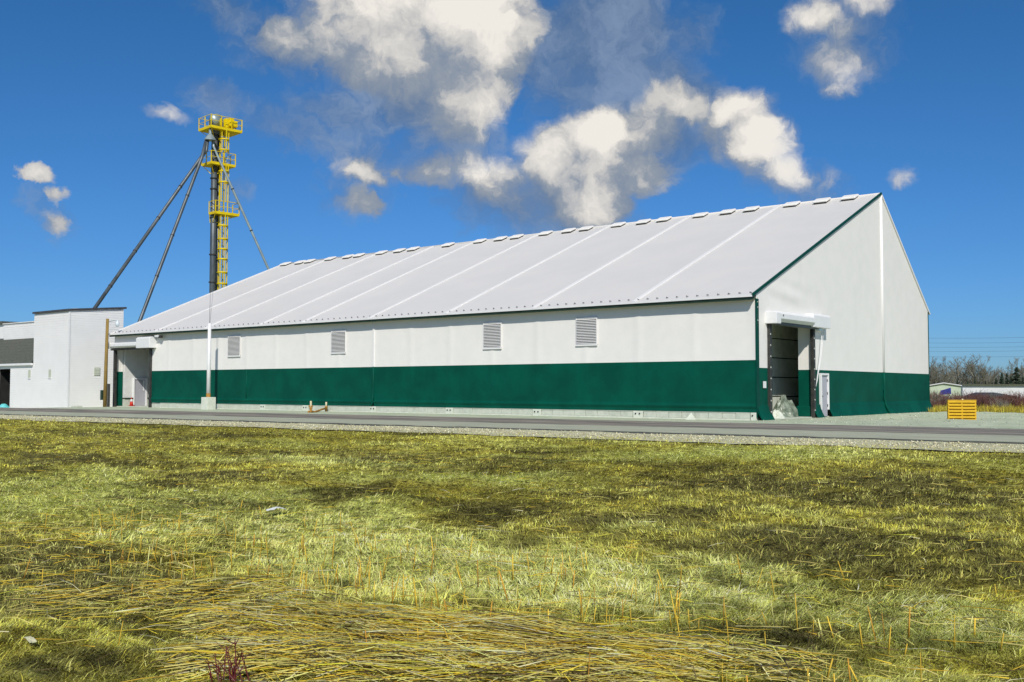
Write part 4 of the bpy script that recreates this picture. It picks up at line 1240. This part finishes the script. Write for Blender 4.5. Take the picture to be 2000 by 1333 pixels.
# dark and pale patches of the mat, found on the ground where the photograph shows them
DARK = [(120, 1110, 210, 55), (60, 1190, 160, 40), (1620, 1070, 280, 35), (1230, 1020, 170, 22), (300, 905, 90, 12), (120, 900, 110, 10), (330, 945, 60, 14), (690, 960, 110, 10),
        (1820, 1010, 180, 25), (1450, 920, 220, 10), (980, 1005, 150, 12), (1780, 935, 200, 12), (480, 1150, 120, 18), (1500, 1240, 120, 22), (900, 1010, 120, 12), (60, 1310, 130, 22), (450, 930, 60, 8), (1180, 965, 140, 8), (1900, 1130, 120, 20)]
PALE = [(120, 965, 260, 26), (420, 985, 200, 24), (650, 1010, 160, 20), (200, 975, 230, 30), (330, 1020, 200, 25), (760, 1080, 240, 40), (1000, 1110, 230, 35), (1340, 1165, 230, 30), (1700, 1210, 260, 30), (560, 1045, 170, 22), (620, 905, 180, 12), (1100, 900, 200, 10), (200, 935, 50, 8),
        (1250, 1045, 110, 14), (1050, 1160, 260, 35), (1500, 1120, 150, 18), (1450, 880, 250, 6), (950, 930, 200, 8), (1850, 1230, 160, 25)]
def patch_params(lst):
    out = []
    for (px, py, rx_, ry_) in lst:
        c = ground_at(px, py); e1 = ground_at(px+rx_, py); e2_ = ground_at(px, py-ry_)
        A = np.stack([(e1-c)[:2], (e2_-c)[:2]], 1)
        out.append((c[:2], np.linalg.inv(A)))
    return out
DP, LP = patch_params(DARK), patch_params(PALE)
def patch_field(X, Y, pr):
    wx = (fbm(X*1.1+3, Y*1.1)-.5)*1.6; wy = (fbm(X*1.1+40, Y*1.1+8)-.5)*1.6
    f = np.zeros_like(X)
    for c, A in pr:
        u = (X+wx-c[0])*A[0, 0]+(Y+wy-c[1])*A[0, 1]; v = (X+wx-c[0])*A[1, 0]+(Y+wy-c[1])*A[1, 1]
        f = np.maximum(f, np.exp(-(u*u+v*v)*.9))
    return f
C_ = lambda *a: np.array(a)
N = 780000
ang = rng.uniform(-.62, .62, N)
uu = rng.uniform(75.0**-.55, 5.2**-.55, N); rad = uu**(-1/.55)
va = YAW-ang
X = CAM[0]-np.sin(va)*rad; Y = CAM[1]+np.cos(va)*rad
yy = Y-skew(X)
keep = yy < -16.75+2.6*(fbm(X*.9, Y*.9)-.5)+.8*rng.standard_normal(N)
X, Y, yy, rad = X[keep], Y[keep], yy[keep], rad[keep]; N = len(X)
def zones(X, Y, yy):
    dark = patch_field(X, Y, DP); pale = patch_field(X, Y, LP)
    st1 = fbm(X*.22+60, yy*.8+4, 4); st2 = fbm(X*.9+5, yy*1.7, 4); st3 = fbm(X*2.6+15, yy*3.6, 3)
    wd = np.clip(dark*1.15+sstep(st1, .55, .68)*.6+sstep(st2, .56, .68)*.6-.5*pale, 0, 1)
    wp = np.clip(pale*1.5+sstep(1-st1, .55, .70)*.45+sstep(st3, .56, .70)*.35-.7*dark, 0, 1)
    return wd, wp, st2, st3
wd, wp, st2, st3 = zones(X, Y, yy)
gv = np.empty(len(ground.data.vertices)*3, np.float32); ground.data.vertices.foreach_get('co', gv); gv = gv.reshape(-1, 3).astype(float)
gd, gp, g2, g3 = zones(gv[:, 0], gv[:, 1], gv[:, 1]-skew(gv[:, 0]))
gt = C_(.36, .315, .048)*(1-gp)[:, None]+C_(.52, .54, .135)*gp[:, None]
gt = gt*(1-.9*gd)[:, None]+C_(.11, .098, .030)*(.9*gd)[:, None]
ga_ = ground.data.attributes.new('tint', 'FLOAT_COLOR', 'POINT')
ga_.data.foreach_set('color', np.concatenate([gt, np.ones((len(gt), 1))], 1).astype(np.float32).ravel())
rnd = rng.random(N)
base_c = np.where((rnd < .34)[:, None], C_(.60, .52, .055), np.where((rnd < .62)[:, None], C_(.44, .45, .06), np.where((rnd < .78)[:, None], C_(.26, .20, .04), C_(.62, .60, .13))))
pale_c = np.where((rnd < .50)[:, None], C_(.70, .78, .215), np.where((rnd < .75)[:, None], C_(.74, .72, .13), np.where((rnd < .9)[:, None], C_(.78, .70, .25), C_(.40, .42, .10))))
dark_c = np.where((rnd < .5)[:, None], C_(.105, .10, .030), np.where((rnd < .75)[:, None], C_(.17, .18, .035), np.where((rnd < .86)[:, None], C_(.06, .055, .03), C_(.46, .40, .11))))
far_ = sstep(yy, -27, -19)[:, None]
base_c = base_c*(1-.10*far_)
tint = base_c*(1-wp)[:, None]+pale_c*wp[:, None]
tint = tint*(1-wd*.88)[:, None]+dark_c*(wd*.88)[:, None]
tuft = fbm(X*5.5+71, Y*5.5+13, 3); tuft2 = fbm(X*1.9+31, yy*4.2+3, 3)
tint = tint*(np.exp(rng.normal(0, 1, N)*(.28-.10*sstep(rad, 11, 22)))*((.50+1.0*sstep(tuft, .30, .70))*(1-.5*sstep(rad, 12, 22))+.5*sstep(rad, 12, 22))*(.72+.56*sstep(tuft2, .3, .68)))[:, None]
tint = np.clip(tint, .01, .80)
comb = (fbm(X*.25+11, Y*.25+2, 3)-.5)*7.0+.9
azb = comb+(tuft-.5)*5.0+rng.normal(0, .85, N)
lean = np.clip(rng.normal(1.20, .25, N)+.12*wp-.05*wd+(st3-.5)*.5-.22*sstep(rad, 11, 20), .15, 1.53)
L = rng.uniform(.06, .20, N)*(.8+.35*wp+.5*np.clip(st2-.4, 0, .4))*(1-.30*sstep(rad, 9, 20))
W = .0048*(rad/9)**1.0*rng.uniform(.6, 1.5, N)
Z = gz(X, Y)-.012
tag(blades('grass', np.stack([X, Y, Z], 1), azb, lean, L, W, tint, blade), 'matted olive and pale green grass covering the roadside ditch', 'grass', kind='stuff')

def stalks(name, P, D, L, r, tint, material, bend):
    """thin three-sided stems of two segments"""
    n = len(P)
    D = D/np.linalg.norm(D, axis=1)[:, None]
    up = np.tile(np.array([[0.13, .31, .94]]), (n, 1))
    flat_ = np.abs((D*up).sum(1)) > .9
    up[flat_] = (1, 0, 0)
    A = np.cross(D, up); A /= np.linalg.norm(A, axis=1)[:, None]; B = np.cross(A, D)
    rings = []
    for k, (t, rr) in enumerate(((-.5, 1.0), (0.0, .95), (.5, .65))):
        c = P+D*(L*t)[:, None]
        if k == 1: c = c+bend
        for j in range(3):
            a_ = 2*math.pi*j/3
            rings.append(c+(A*math.cos(a_)+B*math.sin(a_))*(r*rr)[:, None])
    V = np.stack(rings, 1)
    b = (np.arange(n)*9)[:, None, None]
    q = []
    for k in range(2):
        for j in range(3):
            q.append((k*3+j, k*3+(j+1) % 3, (k+1)*3+(j+1) % 3, (k+1)*3+j))
    Q = (b+np.array(q)[None]).reshape(-1, 4)
    T3 = (b+np.array([(0, 2, 1), (6, 7, 8)])[None]).reshape(-1, 3)
    return big_mesh(name, V.reshape(-1, 3), Q, T3, np.repeat(tint, 9, 0), material)
# flattened reed straw lying along the ditch bottom
line = [ground_at(px, py)[:2] for px, py in ((400, 1235), (520, 1232), (660, 1240), (860, 1262), (1080, 1285), (1330, 1312), (1560, 1345))]
line2 = [ground_at(px, py)[:2] for px, py in ((380, 1318), (700, 1318), (1000, 1330), (1300, 1350))]
line3 = [ground_at(px, py)[:2] for px, py in ((40, 1190), (260, 1190), (420, 1180), (600, 1170))]
PS, DS, LS, HS = [], [], [], []
def along(poly, n, spread, lo, hi, aj):
    poly = np.array(poly); seg = rng.integers(0, len(poly)-1, n); t = rng.random(n)
    c = poly[seg]*(1-t)[:, None]+poly[seg+1]*t[:, None]
    d = poly[seg+1]-poly[seg]; a_ = np.arctan2(d[:, 1], d[:, 0])+rng.normal(0, aj, n)
    off = rng.normal(0, spread, n)
    nrm2 = np.stack([-d[:, 1], d[:, 0]], 1); nrm2 /= np.linalg.norm(nrm2, axis=1)[:, None]
    c = c+nrm2*off[:, None]
    return c, a_, rng.uniform(lo, hi, n), np.exp(-(off/(spread*1.2))**2)
for args in ((line, 1200, .50, .15, .9, .6), (line[1:5], 1000, .30, .5, 1.4, .24), (line[2:6], 900, .24, .6, 1.5, .15), (line2, 1200, .34, .2, 1.0, .5), (line3, 380, .6, .15, .7, .7)):
    c, a_, l_, h_ = along(*args)
    PS.append(c); DS.append(a_); LS.append(l_); HS.append(h_)
c = np.stack([rng.uniform(2, 24, 2600), np.zeros(2600)], 1); c[:, 1] = rng.normal(-34.0, 2.0, 2600)+skew(c[:, 0])
PS.append(c); DS.append(rng.uniform(0, 6.28, 2600)*.6); LS.append(rng.uniform(.12, .55, 2600)); HS.append(np.full(2600, .15))
c = np.stack([rng.uniform(-12, 24, 1600), np.zeros(1600)], 1); c[:, 1] = rng.uniform(-32, -22, 1600)+skew(c[:, 0])
PS.append(c); DS.append(rng.uniform(0, 6.28, 1600)); LS.append(rng.uniform(.10, .35, 1600)); HS.append(np.full(1600, .1))
PS = np.concatenate(PS); DS = np.concatenate(DS); LS = np.concatenate(LS); HS = np.concatenate(HS); n = len(PS)
pz = gz(PS[:, 0], PS[:, 1])+.03+HS*rng.uniform(0, .19, n)+rng.uniform(0, .05, n)
tl = rng.normal(0, .07, n)
D3 = np.stack([np.cos(DS)*np.cos(tl), np.sin(DS)*np.cos(tl), np.sin(tl)], 1)
bend = np.stack([rng.normal(0, .085, n), rng.normal(0, .085, n), rng.normal(.015, .03, n)], 1)*LS[:, None]
rn = rng.random(n)
ts = np.where((rn < .42)[:, None], C_(.70, .60, .17), np.where((rn < .74)[:, None], C_(.80, .54, .05), np.where((rn < .80)[:, None], C_(.58, .50, .18), np.where((rn < .94)[:, None], C_(.13, .095, .04), C_(.76, .70, .40)))))  # dark brown share of stalks paints in the shadows between the straw
ts = ts*np.exp(rng.normal(0, .2, n))[:, None]
tag(stalks('straw', np.stack([PS[:, 0], PS[:, 1], pz], 1), D3, LS, rng.uniform(.0022, .0058, n), np.clip(ts, 0, .78), blade, bend), 'flattened yellow reed straw lying along the ditch bottom', 'straw', kind='stuff')
# upright cut reeds
n = 820
c = np.stack([rng.uniform(4, 24, n), np.zeros(n)], 1); c[:, 1] = rng.normal(-34.1, 1.45, n)+skew(c[:, 0])
cl_ = fbm(c[:, 0]*.9, c[:, 1]*.9) > .44
c = c[cl_]; n = len(c)
hh = rng.uniform(.10, .36, n)
D3 = np.stack([rng.normal(0, .16, n), rng.normal(0, .16, n), np.ones(n)], 1)
P3 = np.stack([c[:, 0], c[:, 1], gz(c[:, 0], c[:, 1])+hh*.45+.03], 1)
rn = rng.random(n)
ts = np.where((rn < .65)[:, None], C_(.66, .45, .05), np.where((rn < .85)[:, None], C_(.62, .58, .20), C_(.56, .30, .04)))*np.exp(rng.normal(0, .2, n))[:, None]
tag(stalks('reed_stubble', P3, D3, hh, rng.uniform(.004, .010, n), ts, blade, np.zeros((n, 3))), 'upright cut yellow reed stubs in the ditch', 'reeds', kind='stuff')

# tall dry grass at the back of the yard
n = 26000
px_ = rng.uniform(1790, 2060, n)
Y2 = rng.uniform(22.3, 31, n)
d0 = _F[None]+_R[None]*((px_-1000)/FPX)[:, None]
tt = (Y2-CAM[1])/d0[:, 1]
X2 = CAM[0]+d0[:, 0]*tt
ok = (X2 > .4) | (Y2 > 24.6)
X2, Y2 = X2[ok], Y2[ok]; n = len(X2)
cl2 = fbm(X2*.8, Y2*.6)
ok = cl2+rng.normal(0, .08, n) > .40
X2, Y2, cl2 = X2[ok], Y2[ok], cl2[ok]; n = len(X2)
rn = rng.random(n)
t2 = np.where((rn < .6)[:, None], C_(.52, .41, .045), np.where((rn < .8)[:, None], C_(.34, .32, .05), C_(.24, .19, .05)))*np.exp(rng.normal(0, .25, n))[:, None]
tag(blades('dry_grass', np.stack([X2, Y2, gz(X2, Y2)-.02], 1), rng.uniform(0, 6.28, n), np.abs(rng.normal(.5, .35, n)), rng.uniform(.15, .8, n)*(.1+1.5*np.clip(cl2-.2, 0, 1)), np.full(n, .022), np.clip(t2, 0, .7), blade), 'tall golden dry grass along the back edge of the gravel yard', 'grass', kind='stuff')

# loose stones on the verge and the yard
def stones(name, X, Y, Z, s, tint, material):
    n = len(X)
    o = np.array([(1, 0, 0), (-1, 0, 0), (0, 1, 0), (0, -1, 0), (0, 0, .8), (0, 0, -.5)])
    V = np.stack([X, Y, Z], 1)[:, None]+o[None]*s[:, None, None]*rng.uniform(.55, 1.25, (n, 6, 1))
    t3 = np.array([(0, 2, 4), (2, 1, 4), (1, 3, 4), (3, 0, 4), (2, 0, 5), (1, 2, 5), (3, 1, 5), (0, 3, 5)])
    T3 = ((np.arange(n)*6)[:, None, None]+t3[None]).reshape(-1, 3)
    return big_mesh(name, V.reshape(-1, 3), np.zeros((0, 4), int), T3, np.repeat(tint, 6, 0), material)
n = 9000
X3 = rng.uniform(-45, 24, n); T_ = rng.beta(2, 1.6, n)
Y3 = -17.9+4.2*T_+skew(X3)
rn = rng.random(n)
ts = np.where((rn < .5)[:, None], C_(.54, .49, .29), np.where((rn < .8)[:, None], C_(.68, .64, .45), C_(.30, .28, .18)))*np.exp(rng.normal(0, .15, n))[:, None]
tag(stones('verge_stones', X3, Y3, np.full(n, -.02), rng.uniform(.012, .045, n), np.clip(ts, 0, .8), blade), 'loose pale stones scattered along the gravel verge', 'stones', kind='stuff')
n = 3500
X3 = rng.uniform(.6, 26, n); Y3 = rng.uniform(-4, 22, n)
ts = np.tile(C_(.40, .45, .34), (n, 1))*np.exp(rng.normal(0, .3, n))[:, None]
tag(stones('yard_stones', X3, Y3, yard_z(X3, Y3), rng.uniform(.012, .05, n), np.clip(ts, 0, .8), blade), 'loose stones strewn over the gravel yard', 'stones', kind='stuff')

# ------------------------------------------------------------------ litter and the red-stemmed plant
def scrap(name, px, py, w, l, h, m, label, cat, seed):
    g = ground_at(px, py); a_ = R.uniform(0, 3)
    def fn(u, v):
        x = (u-.5)*l; y = (v-.5)*w
        z = h*(.25+float(fbm(u*4+seed, v*4+seed)))*(1-.4*abs(2*u-1))
        return (g[0]+x*math.cos(a_)-y*math.sin(a_), g[1]+x*math.sin(a_)+y*math.cos(a_), g[2]+.05+z)
    return tag(MB().grid(fn, np.linspace(0, 1, 12), np.linspace(0, 1, 9)).build(name, m, None), label, cat)
plw = mat('white_plastic', (.62, .64, .62), None, 2, .35)
ply = mat('yellowish_paper', (.52, .52, .26), (.60, .58, .38), 8, .7)
plg = mat('green_plastic', (.01, .30, .10), None, 2, .35)
plb = mat('grey_plastic', (.30, .31, .36), (.2, .2, .25), 5, .5)
scrap('plastic_bag', 540, 1006, .13, .34, .09, plw, 'scrap of white plastic bag caught in the pale grass', 'litter', 1)
scrap('paper_scrap', 58, 1264, .06, .26, .03, ply, 'crumpled yellowish paper scrap lying in dark grass', 'litter', 2)
scrap('bottle_scrap', 592, 1270, .07, .09, .06, plg, 'small bright green plastic scrap on the yellow straw', 'litter', 3)
scrap('plastic_scrap', 1392, 1303, .07, .16, .10, plb, 'grey plastic scrap sticking out of the grass beside the straw', 'litter', 4)
rp = tag(empty('red_stem_plant', ground_at(465, 1345)), 'young plant of thin dark red stems in front of the straw', 'plant')
g = WLOC[rp.name]
rr = random.Random(3)
for i in range(13):
    b0 = g+np.array([rr.gauss(0, .12), rr.gauss(0, .08), .0]); h = rr.uniform(.16, .34)
    tpv = b0+np.array([rr.gauss(0, .05), rr.gauss(0, .05), h])
    m_ = MB().tube([b0, (b0+tpv)/2+np.array([rr.gauss(0, .01), 0, 0]), tpv], [.006, .005, .003], 5)
    for k in range(3):
        s0 = b0+(tpv-b0)*rr.uniform(.4, .9); m_.tube([s0, s0+np.array([rr.gauss(0, .04), rr.gauss(0, .04), .06])], [.004, .002], 4)
    m_.build('stem', maroon, rp)
